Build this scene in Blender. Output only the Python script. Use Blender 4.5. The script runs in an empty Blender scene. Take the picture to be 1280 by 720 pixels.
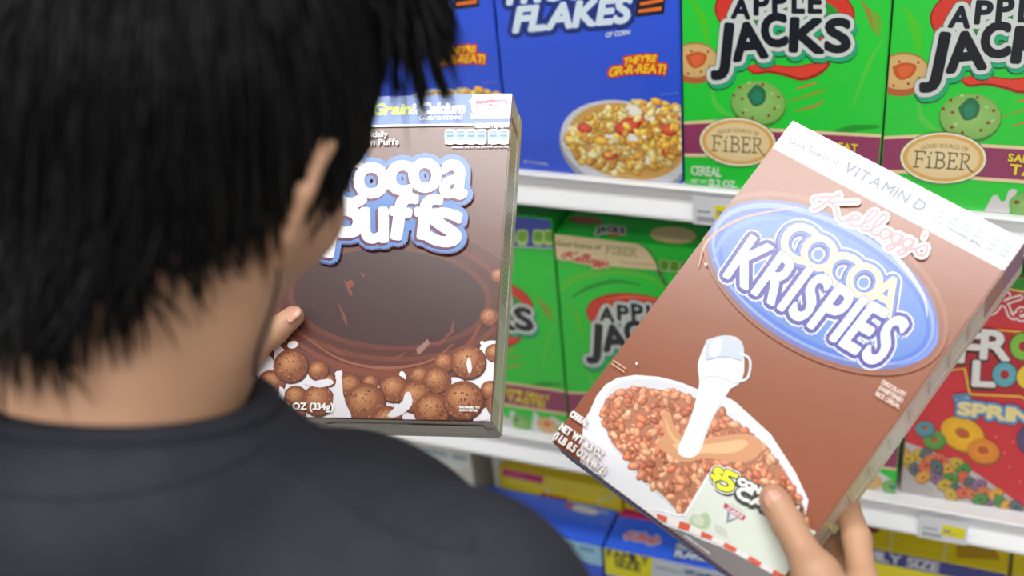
import bpy, bmesh, math, random
import numpy as np
from mathutils import Vector, Matrix
from mathutils.geometry import tessellate_polygon
from mathutils.bvhtree import BVHTree

SC = bpy.context.scene
COL = SC.collection
Z = 1.25                      # height of the upper shelf above the floor
rng = random.Random(7)

# ------------------------------------------------------------------ camera
FPX = 1518.1                  # focal length in pixels of the 1280 px wide frame
CAM = np.array([0.4916, -1.0925, 0.5629 + Z])
yaw, pit, rol = 0.4317, 0.5369, -0.1019
_f = np.array([-math.sin(yaw) * math.cos(pit), math.cos(yaw) * math.cos(pit), -math.sin(pit)])
_r = np.array([math.cos(yaw), math.sin(yaw), 0.0])
_u = np.cross(_r, _f)
CR = math.cos(rol) * _r + math.sin(rol) * _u
CU = -math.sin(rol) * _r + math.cos(rol) * _u
CF = _f

def ray(x, y):
    return (x - 640) / FPX * CR - (y - 360) / FPX * CU + CF

def at(x, y, d):
    """the point seen at photo position x, y at depth d metres"""
    return CAM + ray(x, y) * d

cd = bpy.data.cameras.new('camera')
cam = bpy.data.objects.new('camera', cd)
COL.objects.link(cam)
cd.sensor_width = 36.0
cd.lens = 36.0 * FPX / 1280.0
cd.clip_start = 0.02
cam.matrix_world = Matrix(((CR[0], CU[0], -CF[0], CAM[0]), (CR[1], CU[1], -CF[1], CAM[1]), (CR[2], CU[2], -CF[2], CAM[2]), (0, 0, 0, 1)))
cd.dof.use_dof = True
cd.dof.focus_distance = 0.98
cd.dof.aperture_fstop = 3.8
SC.camera = cam

# ------------------------------------------------------------------ materials
def lin(c):
    c = c / 255.0
    return c / 12.92 if c <= 0.04045 else ((c + 0.055) / 1.055) ** 2.4

def L3(c):
    return (lin(c[0]), lin(c[1]), lin(c[2]))

MATS = {}
def mat(name, rgb, rough=0.5, spec=0.5, bump=0.0, bscale=200.0, var=0.0, vscale=8.0, sss=0.0, metal=0.0, emit=0.0, coat=0.0):
    if name in MATS:
        return MATS[name]
    m = bpy.data.materials.new(name)
    m.use_nodes = True
    nt = m.node_tree
    b = nt.nodes['Principled BSDF']
    c = L3(rgb)
    b.inputs['Base Color'].default_value = (*c, 1)
    b.inputs['Roughness'].default_value = rough
    b.inputs['Specular IOR Level'].default_value = spec
    b.inputs['Metallic'].default_value = metal
    b.inputs['Coat Weight'].default_value = coat
    if sss:
        b.inputs['Subsurface Weight'].default_value = sss
        b.inputs['Subsurface Radius'].default_value = (0.7, 0.4, 0.3)
        b.inputs['Subsurface Scale'].default_value = 0.004
    if emit:
        b.inputs['Emission Color'].default_value = (*c, 1)
        b.inputs['Emission Strength'].default_value = emit
    tc = nt.nodes.new('ShaderNodeTexCoord')
    if bump:
        n = nt.nodes.new('ShaderNodeTexNoise')
        n.inputs['Scale'].default_value = bscale
        n.inputs['Detail'].default_value = 4
        nt.links.new(tc.outputs['Object'], n.inputs['Vector'])
        bp = nt.nodes.new('ShaderNodeBump')
        bp.inputs['Strength'].default_value = bump
        bp.inputs['Distance'].default_value = 0.002
        nt.links.new(n.outputs['Fac'], bp.inputs['Height'])
        nt.links.new(bp.outputs['Normal'], b.inputs['Normal'])
    if var:
        n = nt.nodes.new('ShaderNodeTexNoise')
        n.inputs['Scale'].default_value = vscale
        n.inputs['Detail'].default_value = 3
        nt.links.new(tc.outputs['Object'], n.inputs['Vector'])
        r = nt.nodes.new('ShaderNodeValToRGB')
        r.color_ramp.elements[0].position = 0.3
        r.color_ramp.elements[1].position = 0.7
        r.color_ramp.elements[0].color = (*[x * (1 - var) for x in c], 1)
        r.color_ramp.elements[1].color = (*[min(1, x * (1 + var)) for x in c], 1)
        nt.links.new(n.outputs['Fac'], r.inputs['Fac'])
        nt.links.new(r.outputs['Color'], b.inputs['Base Color'])
    MATS[name] = m
    return m

def print_mat(name, rough, bump=0.0, bscale=300):
    """glossy printed card: the ink colour is stored per face corner"""
    m = mat(name, (200, 200, 200), rough, 0.72, bump, bscale)
    nt = m.node_tree
    a = nt.nodes.new('ShaderNodeAttribute')
    a.attribute_name = 'ink'
    nt.links.new(a.outputs['Color'], nt.nodes['Principled BSDF'].inputs['Base Color'])
    return m
PRINT = print_mat('printed_card', 0.27, 0.04, 60)

# ------------------------------------------------------------------ object helpers
def obj(name, me, parent=None, m=None, M=None):
    o = bpy.data.objects.new(name, me)
    COL.objects.link(o)
    if m is not None and me is not None:
        me.materials.clear()
        me.materials.append(m)
    if parent is not None:
        o.parent = parent
    if M is not None:
        o.matrix_local = M
    return o

def tag(o, label=None, cat=None, group=None, kind=None):
    if label: o['label'] = label
    if cat: o['category'] = cat
    if group: o['group'] = group
    if kind: o['kind'] = kind
    return o

def thing(name, label, cat, M=None, group=None):
    o = bpy.data.objects.new(name, None)
    o.empty_display_size = 0.02
    COL.objects.link(o)
    if M is not None:
        o.matrix_world = M
    return tag(o, label, cat, group)

def mesh(name, verts, faces, smooth=False):
    me = bpy.data.meshes.new(name)
    me.from_pydata([tuple(v) for v in verts], [], [tuple(f) for f in faces])
    me.update()
    if smooth:
        me.polygons.foreach_set('use_smooth', [True] * len(me.polygons))
    return me

def from_bm(name, bm, smooth=False):
    me = bpy.data.meshes.new(name)
    bmesh.ops.recalc_face_normals(bm, faces=bm.faces)
    bm.to_mesh(me)
    bm.free()
    if smooth:
        me.polygons.foreach_set('use_smooth', [True] * len(me.polygons))
    return me

def bm_box(bm, lo, hi, bev=0.0, M=None):
    r = bmesh.ops.create_cube(bm, size=1.0)
    vs = r['verts']
    for v in vs:
        v.co = Vector([lo[i] + (v.co[i] + 0.5) * (hi[i] - lo[i]) for i in range(3)])
    es = list({e for v in vs for e in v.link_edges})
    if bev:
        rr = bmesh.ops.bevel(bm, geom=es, offset=bev, segments=2, affect='EDGES')
    if M is not None:
        fs = bm.verts[:]
        for v in (rr['verts'] if bev else vs):
            v.co = M @ v.co

def tube(pts, rad, n=8, closed=False, flat=1.0):
    """verts, faces of a tube along pts (rad number or list)"""
    pts = [np.array(p, float) for p in pts]
    N = len(pts)
    vs, fs = [], []
    prev = None
    for i, p in enumerate(pts):
        if closed:
            t = pts[(i + 1) % N] - pts[i - 1]
        else:
            t = pts[min(i + 1, N - 1)] - pts[max(i - 1, 0)]
        t = t / (np.linalg.norm(t) + 1e-12)
        if prev is None:
            a = np.array([0, 0, 1.0]) if abs(t[2]) < 0.9 else np.array([1.0, 0, 0])
        else:
            a = prev
        a = a - t * (a @ t)
        a /= np.linalg.norm(a)
        prev = a
        b = np.cross(t, a)
        rr = rad[i] if hasattr(rad, '__len__') else rad
        for k in range(n):
            an = 2 * math.pi * k / n
            vs.append(p + rr * (math.cos(an) * a * flat + math.sin(an) * b))
    for i in range(N if closed else N - 1):
        j = (i + 1) % N
        for k in range(n):
            k2 = (k + 1) % n
            fs.append((i * n + k, i * n + k2, j * n + k2, j * n + k))
    if not closed:
        fs.append(tuple(range(n))[::-1])
        fs.append(tuple((N - 1) * n + k for k in range(n)))
    return vs, fs

def smooth_path(pts, k=6):
    """Catmull-Rom through pts"""
    P = [np.array(p, float) for p in pts]
    P = [2 * P[0] - P[1]] + P + [2 * P[-1] - P[-2]]
    out = []
    for i in range(1, len(P) - 2):
        for j in range(k):
            t = j / k
            a, b, c, d = P[i - 1], P[i], P[i + 1], P[i + 2]
            out.append(0.5 * (2 * b + (c - a) * t + (2 * a - 5 * b + 4 * c - d) * t * t + (3 * b - a - 3 * c + d) * t ** 3))
    out.append(P[-2])
    return out

# ------------------------------------------------------------------ lettering
GL = {}
def glyph(ch):
    if ch in GL:
        return GL[ch]
    c = bpy.data.curves.new('g', 'FONT')
    c.body = ch
    c.size = 1.0
    c.resolution_u = 4
    c.fill_mode = 'FRONT'
    o = bpy.data.objects.new('g', c)
    me = o.to_mesh()
    v = np.array([(q.co.x, q.co.y) for q in me.vertices])
    f = [tuple(p.vertices) for p in me.polygons]
    o.to_mesh_clear()
    bpy.data.objects.remove(o)
    bpy.data.curves.remove(c)
    if len(v) == 0:
        v = np.zeros((0, 2))
    GL[ch] = (v, f)
    return GL[ch]
CAPH = glyph('H')[0][:, 1].max()

def layout(s, sp=0.07):
    x = 0.0
    out = []
    for ch in s:
        if ch == ' ':
            x += 0.3
            continue
        v, f = glyph(ch)
        v = v.copy()
        v[:, 0] += x - v[:, 0].min()
        x = v[:, 0].max() + sp
        out.append((v, f))
    W = x - sp
    return out, W

# hand lettering: strokes in a unit box (script and serif marks)
SCRIPT = [  # the flowing red signature on several of the boxes
    [(0.02, .30), (.0, .42), (.05, .62), (.13, .8), (.17, .92), (.16, .98)], [(.155, .98), (.12, .7), (.085, .36), (.055, .12), (.03, .04)],
    [(.31, .98), (.24, .82), (.16, .62), (.105, .5)], [(.115, .52), (.17, .5), (.2, .34), (.235, .12), (.275, .06), (.32, .16)],
    [(.29, .2), (.35, .3), (.385, .42), (.365, .5), (.33, .44), (.315, .28), (.335, .1), (.37, .06), (.415, .18)],
    [(.405, .16), (.46, .5), (.485, .84), (.465, .94), (.44, .8), (.425, .4), (.435, .1), (.465, .06), (.5, .16)],
    [(.49, .14), (.54, .5), (.565, .84), (.545, .94), (.52, .8), (.505, .4), (.515, .1), (.545, .06), (.575, .14)],
    [(.635, .44), (.6, .46), (.575, .28), (.59, .1), (.625, .08), (.65, .26), (.64, .42), (.67, .38)],
    [(.735, .42), (.7, .48), (.67, .3), (.685, .1), (.72, .12), (.745, .46), (.735, .1), (.7, -.22), (.665, -.2), (.69, -.02), (.77, .16)],
    [(.83, .42), (.795, .48), (.765, .3), (.78, .1), (.815, .12), (.84, .46), (.83, .1), (.795, -.22), (.76, -.2), (.785, -.02), (.87, .2)],
    [(.885, .86), (.89, .7)], [(.87, .18), (.93, .48), (.955, .3), (.95, .08), (.91, .02), (.885, .1)]]
def _serif(ch):
    S = {'F': [[(.0, 0), (.4, 0)], [(.18, 0), (.18, 1)], [(.0, 1), (.75, 1), (.75, .84)], [(.18, .54), (.6, .54), (.6, .42)]],
         'i': [[(.0, 0), (.4, 0)], [(.2, 0), (.2, .68)], [(.05, .68), (.2, .68)], [(.2, .86), (.28, .98)]],
         'I': [[(.0, 0), (.4, 0)], [(.2, 0), (.2, 1)], [(.0, 1), (.4, 1)]],
         'B': [[(.0, 0), (.5, 0), (.7, .1), (.74, .27), (.64, .45), (.45, .52), (.18, .52)], [(.45, .52), (.62, .62), (.66, .78), (.58, .94), (.4, 1), (.0, 1)], [(.16, 0), (.16, 1)]],
         'E': [[(.0, 0), (.68, 0), (.72, .2)], [(.16, 0), (.16, 1)], [(.0, 1), (.64, 1), (.66, .82)], [(.16, .53), (.5, .53)], [(.5, .62), (.5, .43)]],
         'R': [[(.0, 0), (.36, 0)], [(.16, 0), (.16, 1)], [(.0, 1), (.4, 1), (.62, .9), (.66, .74), (.56, .56), (.36, .5), (.16, .5)], [(.36, .5), (.6, .2), (.84, -.06), (1.0, -.12)]],
         'A': [[(.0, 0), (.26, 0)], [(.12, 0), (.4, 1), (.7, 0)], [(.55, 0), (.86, 0)], [(.24, .36), (.58, .36)]],
         'M': [[(.0, 0), (.3, 0)], [(.14, 0), (.14, 1), (.5, .2), (.86, 1), (.86, 0)], [(.7, 0), (1.0, 0)], [(0, 1), (.14, 1)], [(.86, 1), (1.0, 1)]],
         'L': [[(.0, 0), (.64, 0), (.68, .24)], [(.16, 0), (.16, 1)], [(0, 1), (.34, 1)]],
         'Y': [[(.24, 0), (.56, 0)], [(.4, 0), (.4, .46), (.12, 1)], [(.4, .46), (.7, 1)], [(0, 1), (.26, 1)], [(.58, 1), (.82, 1)]],
         'S': [[(.04, .26), (.04, .02)], [(.04, .12), (.2, 0), (.42, 0), (.56, .14), (.52, .34), (.3, .5), (.1, .62), (.06, .82), (.2, 1), (.38, 1), (.52, .9)], [(.52, 1), (.52, .76)]],
         'Z': [[(.06, .76), (.08, 1), (.6, 1), (.02, 0), (.6, 0), (.64, .24)]]}
    return S[ch]

# ------------------------------------------------------------------ printed artwork on a box face
class Frame:
    """a flat face standing in the scene: o origin, ux right, uz up (unit vectors)"""
    def __init__(s, o, ux, uz):
        s.o = np.array(o, float); s.ux = np.array(ux, float); s.uz = np.array(uz, float)
        s.n = np.cross(s.ux, s.uz)
    def uv(s, p):
        d = ray(*p)
        P = CAM + d * (((s.o - CAM) @ s.n) / (d @ s.n)) - s.o
        return (P @ s.ux, P @ s.uz)

class Art:
    def __init__(s, w, h, step=6e-6):
        s.w, s.h = w, h
        s.parts = {}
        s.lift = 4e-5
        s.step = step
        s.fr = None
        s.cur = None
        s.mats = {}
    def part(s, name, m=None):
        s.cur = s.parts.setdefault(name, ([], [], []))
        s.mats[name] = m or PRINT
        return s
    def up(s, k=1.0):
        s.lift += s.step * k
    def add(s, uv, faces, col, raise_=True):
        V, F, C = s.cur
        b = len(V)
        if raise_:
            s.up()
        V.extend((p[0], -s.lift, p[1]) for p in uv)
        many = isinstance(col, list)
        for f in faces:
            F.append(tuple(b + i for i in f))
        C.extend([L3(c) for c in col] if many else [L3(col)] * len(uv))
    def tr(s, pts):
        return [s.fr.uv(p) for p in pts] if s.fr is not None else [(p[0], p[1]) for p in pts]
    def poly(s, pts, col, raise_=True, k=0):
        if k:
            pts = smooth_path(list(pts) + [pts[0]], k)[:-1]
        uv = s.tr(pts)
        tris = tessellate_polygon([[Vector((p[0], p[1], 0)) for p in uv]])
        s.add(uv, tris, col, raise_)
    def ell(s, cx, cy, rx, ry=None, ang=0.0, col=(0, 0, 0), n=28, raise_=True, mid=None, moff=(0, 0)):
        ry = ry or rx
        ca, sa = math.cos(math.radians(ang)), math.sin(math.radians(ang))
        pts = [(cx + ca * rx * math.cos(t) - sa * ry * math.sin(t), cy + sa * rx * math.cos(t) + ca * ry * math.sin(t)) for t in [2 * math.pi * i / n for i in range(n)]]
        if mid is None:
            s.poly(pts, col, raise_)
        else:
            uv = s.tr(pts + [(cx + moff[0], cy + moff[1])])
            s.add(uv, [(i, (i + 1) % n, n) for i in range(n)], [col] * n + [mid], raise_)
    def stroke(s, pts, w, col, closed=False, k=0, raise_=True):
        if k:
            pts = smooth_path(list(pts) + ([pts[0]] if closed else []), k)
        if raise_:
            s.up()
        P = [np.array(p, float) for p in pts]
        ws = w if hasattr(w, '__len__') else [w] * len(P)
        if len(ws) != len(P):
            ws = [np.interp(i / (len(P) - 1), np.linspace(0, 1, len(ws)), ws) for i in range(len(P))]
        for i in range(len(P) - 1):
            t = P[i + 1] - P[i]
            L = np.linalg.norm(t)
            if L < 1e-9:
                continue
            nrm = np.array([-t[1], t[0]]) / L / 2
            s.lift += 3.5e-7
            q = [P[i] + nrm * ws[i], P[i] - nrm * ws[i], P[i + 1] - nrm * ws[i + 1], P[i + 1] + nrm * ws[i + 1]]
            s.add(s.tr(q), [(0, 1, 2, 3)], col, False)
        for p, ww in zip(P, ws):
            s.lift += 3.5e-7
            s.ell(p[0], p[1], ww / 2, ww / 2, 0, col, 10, False)
    def glyphs(s, shapes, col, r=0.0, off=(0, 0), n=12):
        """shapes: list of (px points, faces); r spreads the ink outwards by r"""
        s.up()
        offs = [(0, 0)] + ([(r * math.cos(2 * math.pi * i / n), r * math.sin(2 * math.pi * i / n)) for i in range(n)] if r else [])
        for pts, fs in shapes:
            for o in offs:
                s.lift += 3.5e-7
                s.add(s.tr([(p[0] + o[0] + off[0], p[1] + o[1] + off[1]) for p in pts]), fs, col, False)
    def text(s, t, bl, br, tl, tr=None, col=(255, 255, 255), bold=0.0, outs=(), sp=0.07, arch=0.0, fit=False):
        if tr is None:
            tr = (tl[0] + br[0] - bl[0], tl[1] + br[1] - bl[1])
        lay, W = layout(t, sp)
        bl, br, tl, tr = [np.array(q, float) for q in (bl, br, tl, tr)]
        y0, y1 = 0.0, CAPH
        if fit:
            y0 = min(v[:, 1].min() for v, f in lay)
            y1 = max(v[:, 1].max() for v, f in lay)
        up = (tl - bl) / np.linalg.norm(tl - bl)
        shapes = []
        for v, fs in lay:
            q = []
            for x, y in v:
                a, b = x / W, (y - y0) / (y1 - y0)
                q.append(bl * (1 - a) * (1 - b) + br * a * (1 - b) + tl * (1 - a) * b + tr * a * b + up * arch * 4 * a * (1 - a))
            shapes.append((q, fs))
        s.draw(shapes, col, bold, outs)
    def draw(s, shapes, col, bold, outs):
        for o in outs:
            s.glyphs(shapes, o[1], o[0] + bold, o[2] if len(o) > 2 else (0, 0), 16)
        s.glyphs(shapes, col, bold)
    def letters(s, items, col, bold=0.0, outs=()):
        """items: (char, cx, cy, width, height, tilt deg)"""
        shapes = []
        for ch, cx, cy, w, h, a in items:
            v, fs = glyph(ch)
            lo, hi = v.min(0), v.max(0)
            ca, sa = math.cos(math.radians(a)), math.sin(math.radians(a))
            q = []
            for x, y in v:
                X = ((x - lo[0]) / (hi[0] - lo[0]) - .5) * (w - 2 * bold)
                Y = -((y - lo[1]) / (hi[1] - lo[1]) - .5) * (h - 2 * bold)
                q.append((cx + ca * X - sa * Y, cy + sa * X + ca * Y))
            shapes.append((q, fs))
        s.draw(shapes, col, bold, outs)
    def marks(s, strokes, bl, br, tl, w, col, k=0):
        bl, br, tl = [np.array(q, float) for q in (bl, br, tl)]
        s.up()
        for st in strokes:
            P = [bl + (br - bl) * x + (tl - bl) * y for x, y in st]
            s.stroke(P, w, col, False, k if len(P) > 2 else 0, False)
    def script(s, bl, br, tl, w, col, ow=0, ocol=None):
        if ow:
            s.marks(SCRIPT, bl, br, tl, w + ow, ocol, 4)
        s.marks(SCRIPT, bl, br, tl, w, col, 4)
    def serif(s, t, bl, br, tl, w, col, gap=0.16):
        W = 0.0
        L = []
        for ch in t:
            st = _serif(ch)
            mx = max(p[0] for q in st for p in q)
            L.append((W, st))
            W += mx + gap
        W -= gap
        allst = [[((x0 + x) / W, y) for x, y in q] for x0, st in L for q in st]
        s.marks(allst, bl, br, tl, w, col, 0)
    def build(s, parent):
        for name, (V, F, C) in s.parts.items():
            me = bpy.data.meshes.new(name)
            me.from_pydata(V, [], F)
            at_ = me.color_attributes.new('ink', 'FLOAT_COLOR', 'CORNER')
            vi = np.empty(len(me.loops), dtype=np.int32)
            me.loops.foreach_get('vertex_index', vi)
            ca = np.ones((len(vi), 4), dtype=np.float32)
            ca[:, :3] = np.array(C, dtype=np.float32)[vi]
            at_.data.foreach_set('color', ca.ravel())
            bm = bmesh.new()
            bm.from_mesh(me)
            e = 0.0006
            for co, no in (((e, 0, 0), (-1, 0, 0)), ((s.w - e, 0, 0), (1, 0, 0)), ((0, 0, e), (0, 0, -1)), ((0, 0, s.h - e), (0, 0, 1))):
                bmesh.ops.bisect_plane(bm, geom=bm.verts[:] + bm.edges[:] + bm.faces[:], plane_co=co, plane_no=no, clear_outer=True)
            for f in bm.faces:                      # ink faces outwards
                f.normal_update()
                if f.normal.y > 0:
                    f.normal_flip()
            bm.to_mesh(me)
            bm.free()
            obj(name, me, parent, s.mats[name])

def ink(me, fn):
    at_ = me.color_attributes.new('ink', 'FLOAT_COLOR', 'CORNER')
    for p in me.polygons:
        c = L3(fn(p))
        for li in p.loop_indices:
            at_.data[li].color = (*c, 1)

def carton(parent, w, h, d, front, side, top, bottom=None, left=None):
    """folded card box: body with soft creased edges, glued top and bottom flaps, side seam"""
    bm = bmesh.new()
    bm_box(bm, (0, 0, 0), (w, d, h), 0.0011)
    me = from_bm('carton', bm)
    bottom = bottom or side
    left = left or side
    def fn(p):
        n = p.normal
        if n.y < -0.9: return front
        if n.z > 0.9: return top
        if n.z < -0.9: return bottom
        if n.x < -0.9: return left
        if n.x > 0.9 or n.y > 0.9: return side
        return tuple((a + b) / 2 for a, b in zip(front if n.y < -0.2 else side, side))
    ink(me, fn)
    body = obj('carton', me, parent, PRINT)
    for nm, z0, z1, c in (('top_flap', h, h + 0.0007, top), ('bottom_flap', -0.0007, 0, bottom)):
        v = [(0.001, d - .001), (0.001, d * .45), (w * .3, d * .45), (w * .34, d * .28), (w * .36, d * .24), (w * .64, d * .24), (w * .66, d * .28), (w * .7, d * .45), (w - .001, d * .45), (w - .001, d - .001)]
        n = len(v)
        vs = [(x, y, z0) for x, y in v] + [(x, y, z1) for x, y in v]
        fs = [tuple(range(n)), tuple(range(n, 2 * n))] + [(i, (i + 1) % n, n + (i + 1) % n, n + i) for i in range(n)]
        b2 = bmesh.new()
        b2.from_mesh(mesh('f', vs, fs))
        m2 = from_bm(nm, b2)
        ink(m2, lambda p: c)
        obj(nm, m2, parent, PRINT)
    b3 = bmesh.new()
    bm_box(b3, (w, d - .016, .001), (w + .0004, d - .001, h - .001))
    m3 = from_bm('side_seam', b3)
    ink(m3, lambda p: side)
    obj('side_seam', m3, parent, PRINT)
    return body

def pose(o, ux=(1, 0, 0), uy=(0, 1, 0), uz=(0, 0, 1)):
    return Matrix(((ux[0], uy[0], uz[0], o[0]), (ux[1], uy[1], uz[1], o[1]), (ux[2], uy[2], uz[2], o[2]), (0, 0, 0, 1)))

def copy_tree(o, M, label):
    r = o.copy()
    COL.objects.link(r)
    r.matrix_world = M
    r['label'] = label
    for c in o.children:
        q = c.copy()
        COL.objects.link(q)
        q.parent = r
        for g in c.children:
            k = g.copy()
            COL.objects.link(k)
            k.parent = q
    return r

# ================================================================== the setting: floor and ceiling
def plane_struct(name, x0, x1, y0, y1, z, m, th=0.05):
    bm = bmesh.new()
    bm_box(bm, (x0, y0, z), (x1, y1, z + th))
    return tag(obj(name, from_bm(name, bm), None, m), kind='structure')
plane_struct('floor', -4, 4, -4.5, .6, -0.05, mat('floor_tile', (176, 170, 160), .35, .5, 0, 10, .08, 3))
plane_struct('ceiling', -4, 4, -4.5, .6, 3.05, mat('ceiling_tile', (225, 225, 222), .9, .2, .1, 60))

# ================================================================== store shelving
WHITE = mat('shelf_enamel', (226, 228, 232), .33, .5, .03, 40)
PALE_GREY = mat('shelf_back', (205, 205, 203), .5)  # plain pale grey of the back panel and base cabinet
rack = thing('shelving_frame', 'white metal back panel and uprights of the supermarket shelving', 'shelving', pose((0, 0, 0)))
X0, X1 = -1.0, 1.25
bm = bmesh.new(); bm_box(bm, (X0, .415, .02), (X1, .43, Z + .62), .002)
obj('back_panel', from_bm('back_panel', bm), rack, PALE_GREY)
for x in (X0 - .03, X1):
    bm = bmesh.new(); bm_box(bm, (x, .38, 0), (x + .03, .45, Z + .66), .003)
    obj('upright', from_bm('upright', bm), rack, WHITE)
SHZ = [Z, Z - .3643, Z - .862]
# price rail profile (y, z): bead, recessed upright channel, flange flaring out below
PROF = [(.004, -.0012), (.004, .0), (-.0068, .0003), (-.0086, -.0012), (-.0082, -.0034), (-.0050, -.0048), (-.0030, -.0160), (-.0046, -.0195), (-.0146, -.0305), (-.0154, -.0330), (-.0142, -.0352), (-.0096, -.0352), (-.003, -.024), (.004, -.024)]
def shelf(z, label):
    root = thing('shelf', label, 'shelf', pose((X0, 0, z - .022)), 'white metal shelves')
    bm = bmesh.new()
    bm_box(bm, (0, .0, 0), (X1 - X0, .378, .0219), .0008)
    obj('shelf_board', from_bm('shelf_board', bm), root, WHITE)
    vs = [(x, y, .022 + q) for x in (0, X1 - X0) for y, q in PROF]
    n = len(PROF)
    fs = [(i, (i + 1) % n, n + (i + 1) % n, n + i) for i in range(n)] + [tuple(range(n)), tuple(range(n, 2 * n))]
    b2 = bmesh.new(); b2.from_mesh(mesh('r', vs, fs))
    obj('price_rail', from_bm('price_rail', b2), root, WHITE)
shelf(SHZ[0], 'upper white metal shelf carrying the blue and the large green boxes')
shelf(SHZ[1], 'middle white metal shelf under the red loop box and smaller green boxes')
shelf(SHZ[2], 'lowest white metal shelf, under the yellow and blue family size boxes')
bm = bmesh.new(); bm_box(bm, (X0, .03, 0), (X1, .378, SHZ[2] - .0225), .003)
tag(obj('base_cabinet', from_bm('base_cabinet', bm), None, PALE_GREY), 'plain pale base cabinet under the lowest shelf, down at the floor', 'cabinet')

# price tags slipped into the rails
PAPER = mat('tag_paper', (222, 224, 232), .5)
YEL = mat('tag_yellow', (235, 225, 20), .5)
GREYINK = mat('tag_ink', (140, 145, 158), .6)
def price_tag(px0, px1, z, label, yx0, yx1):
    yy = -.0160
    def X(px, py):
        d = ray(px, py); P = CAM + d * ((yy - CAM[1]) / d[1]); return P[0]
    x0, x1 = X(*px0), X(*px1)
    root = thing('price_tag', label, 'price tag', pose((x0, yy, z - .0355)), 'price tags on the shelf rails')
    w = x1 - x0
    bm = bmesh.new(); bm_box(bm, (0, .0, 0), (w, .0004, .032))
    obj('card', from_bm('card', bm), root, PAPER)
    bm = bmesh.new(); bm_box(bm, (w * yx0, -.0004, .009), (w * yx1, -.0001, .0235))
    obj('price_label', from_bm('price_label', bm), root, YEL)
    bm = bmesh.new()
    for i in range(14):
        x = w * (.1 + .028 * i)
        bm_box(bm, (x, -.0004, .004), (x + w * (.01 + .008 * (i % 3 == 0)), -.0001, .0095))
    obj('barcode', from_bm('barcode', bm), root, GREYINK)
    bm = bmesh.new()
    for i in range(5):
        x = w * (.1 + .06 * i)
        bm_box(bm, (x, -.0004, .0145), (x + w * .045, -.0001, .0165))
    for i in range(4):
        x = w * (yx0 + .05 + .07 * i)
        bm_box(bm, (x, -.0008, .0135), (x + w * .05, -.0005, .0145 + .004 * (i < 2)))
    obj('printing', from_bm('printing', bm), root, GREYINK)
price_tag((866, 258), (922, 262), Z, 'white price tag with yellow label on the upper shelf rail, under the apple cereal', .5, .92)
price_tag((1149, 652), (1210, 662), SHZ[1], 'white price tag with yellow label on the middle shelf rail, under the red box', .48, .95)

# ================================================================== artwork
W = .193
BW, BH, BD = .1912, .286, .062
def shelf_frame(x, y, z):
    return Frame((x, y, z), (1, 0, 0), (0, 0, 1))

def speckle_cereal(a, inside, box, n, cols, r0, r1, seed, asp=.7):
    q = random.Random(seed)
    a.up()
    k = 0
    while k < n:
        x, y = q.uniform(box[0], box[2]), q.uniform(box[1], box[3])
        if not inside(x, y):
            continue
        k += 1
        c = q.choice(cols)
        r = q.uniform(r0, r1)
        an = q.uniform(0, 180)
        j = q.uniform(.82, 1.15)
        c = tuple(min(255, v * j) for v in c)
        hi = tuple(min(255, v * 1.28 + 12) for v in c)
        lo = tuple(v * .8 for v in c)
        a.lift += 3e-7
        a.ell(x, y, r, r * asp, an, lo, 10, False)
        a.lift += 3e-7
        a.ell(x - r * .08, y - r * .1, r * .86, r * asp * .8, an, c, 10, False, hi, (-r * .2, -r * .2))

def in_poly(pts):
    def f(x, y):
        c = False
        n = len(pts)
        for i in range(n):
            x1, y1 = pts[i]; x2, y2 = pts[i - 1]
            if (y1 > y) != (y2 > y) and x < (x2 - x1) * (y - y1) / (y2 - y1) + x1:
                c = not c
        return c
    return f
def in_ell(cx, cy, rx, ry):
    return lambda x, y: ((x - cx) / rx) ** 2 + ((y - cy) / ry) ** 2 < 1
def Q(ox, oy, s):
    """positions read off an enlarged crop of the photo"""
    return lambda *pts: [(ox + x / s, oy + y / s) for x, y in pts]

# ------------------------------------------------------------------ blue corn flake boxes (upper shelf)
BLUE = (44, 84, 214)
a = Art(BW, BH); a.fr = shelf_frame(0.001, .0012, Z)
z3 = Q(520, 0, 2.7692)
a.part('bowl_picture')
a.ell(781, 186, 83, 57, 14, (150, 152, 170), 40)
a.ell(781, 181, 82, 54, 14, (205, 207, 216), 40)
a.ell(783, 177, 74, 47, 12, (206, 160, 84), 40)
ins = in_poly(z3((525, 470), (545, 425), (600, 400), (650, 385), (700, 365), (760, 348), (830, 350), (890, 365), (925, 380), (925, 530), (880, 560), (800, 585), (720, 597), (640, 585), (570, 560), (535, 520)))
speckle_cereal(a, ins, (705, 124, 856, 217), 260, [(226, 170, 70), (235, 190, 96), (240, 205, 130), (214, 150, 60), (240, 215, 150), (208, 142, 66)], 5, 9.5, 3, .6)
for x, y, r, an in ((785, 158, 17, -20), (731, 160, 10, 10), (762, 194, 10, 0), (835, 162, 12, 20), (835, 192, 9, 30), (803, 150, 8, 0)):
    a.ell(x, y, r, r * .62, an, (176, 48, 36)); a.ell(x - 1, y - 1, r * .85, r * .5, an, (212, 74, 50), mid=(226, 110, 80))
for x, y, r in ((792, 138, 11), (764, 168, 9), (790, 172, 8), (808, 200, 8), (812, 147, 7)):
    a.ell(x, y, r, r * .6, 20, (236, 232, 214), mid=(246, 244, 236))
speckle_cereal(a, ins, (705, 124, 856, 217), 70, [(232, 180, 80), (240, 205, 130), (214, 150, 60)], 4, 7, 4, .62)
a.part('logo')
a.poly([(793, -16), (833, -22), (830, 17), (795, 21)], (26, 24, 34))
for q in ([(800, 3), (829, -2), (829, 2), (800, 7)], [(798, 12), (827, 8), (827, 13), (798, 16)], [(800, -8), (830, -14), (830, -9), (800, -4)]):
    a.poly(q, (226, 112, 40))
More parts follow.
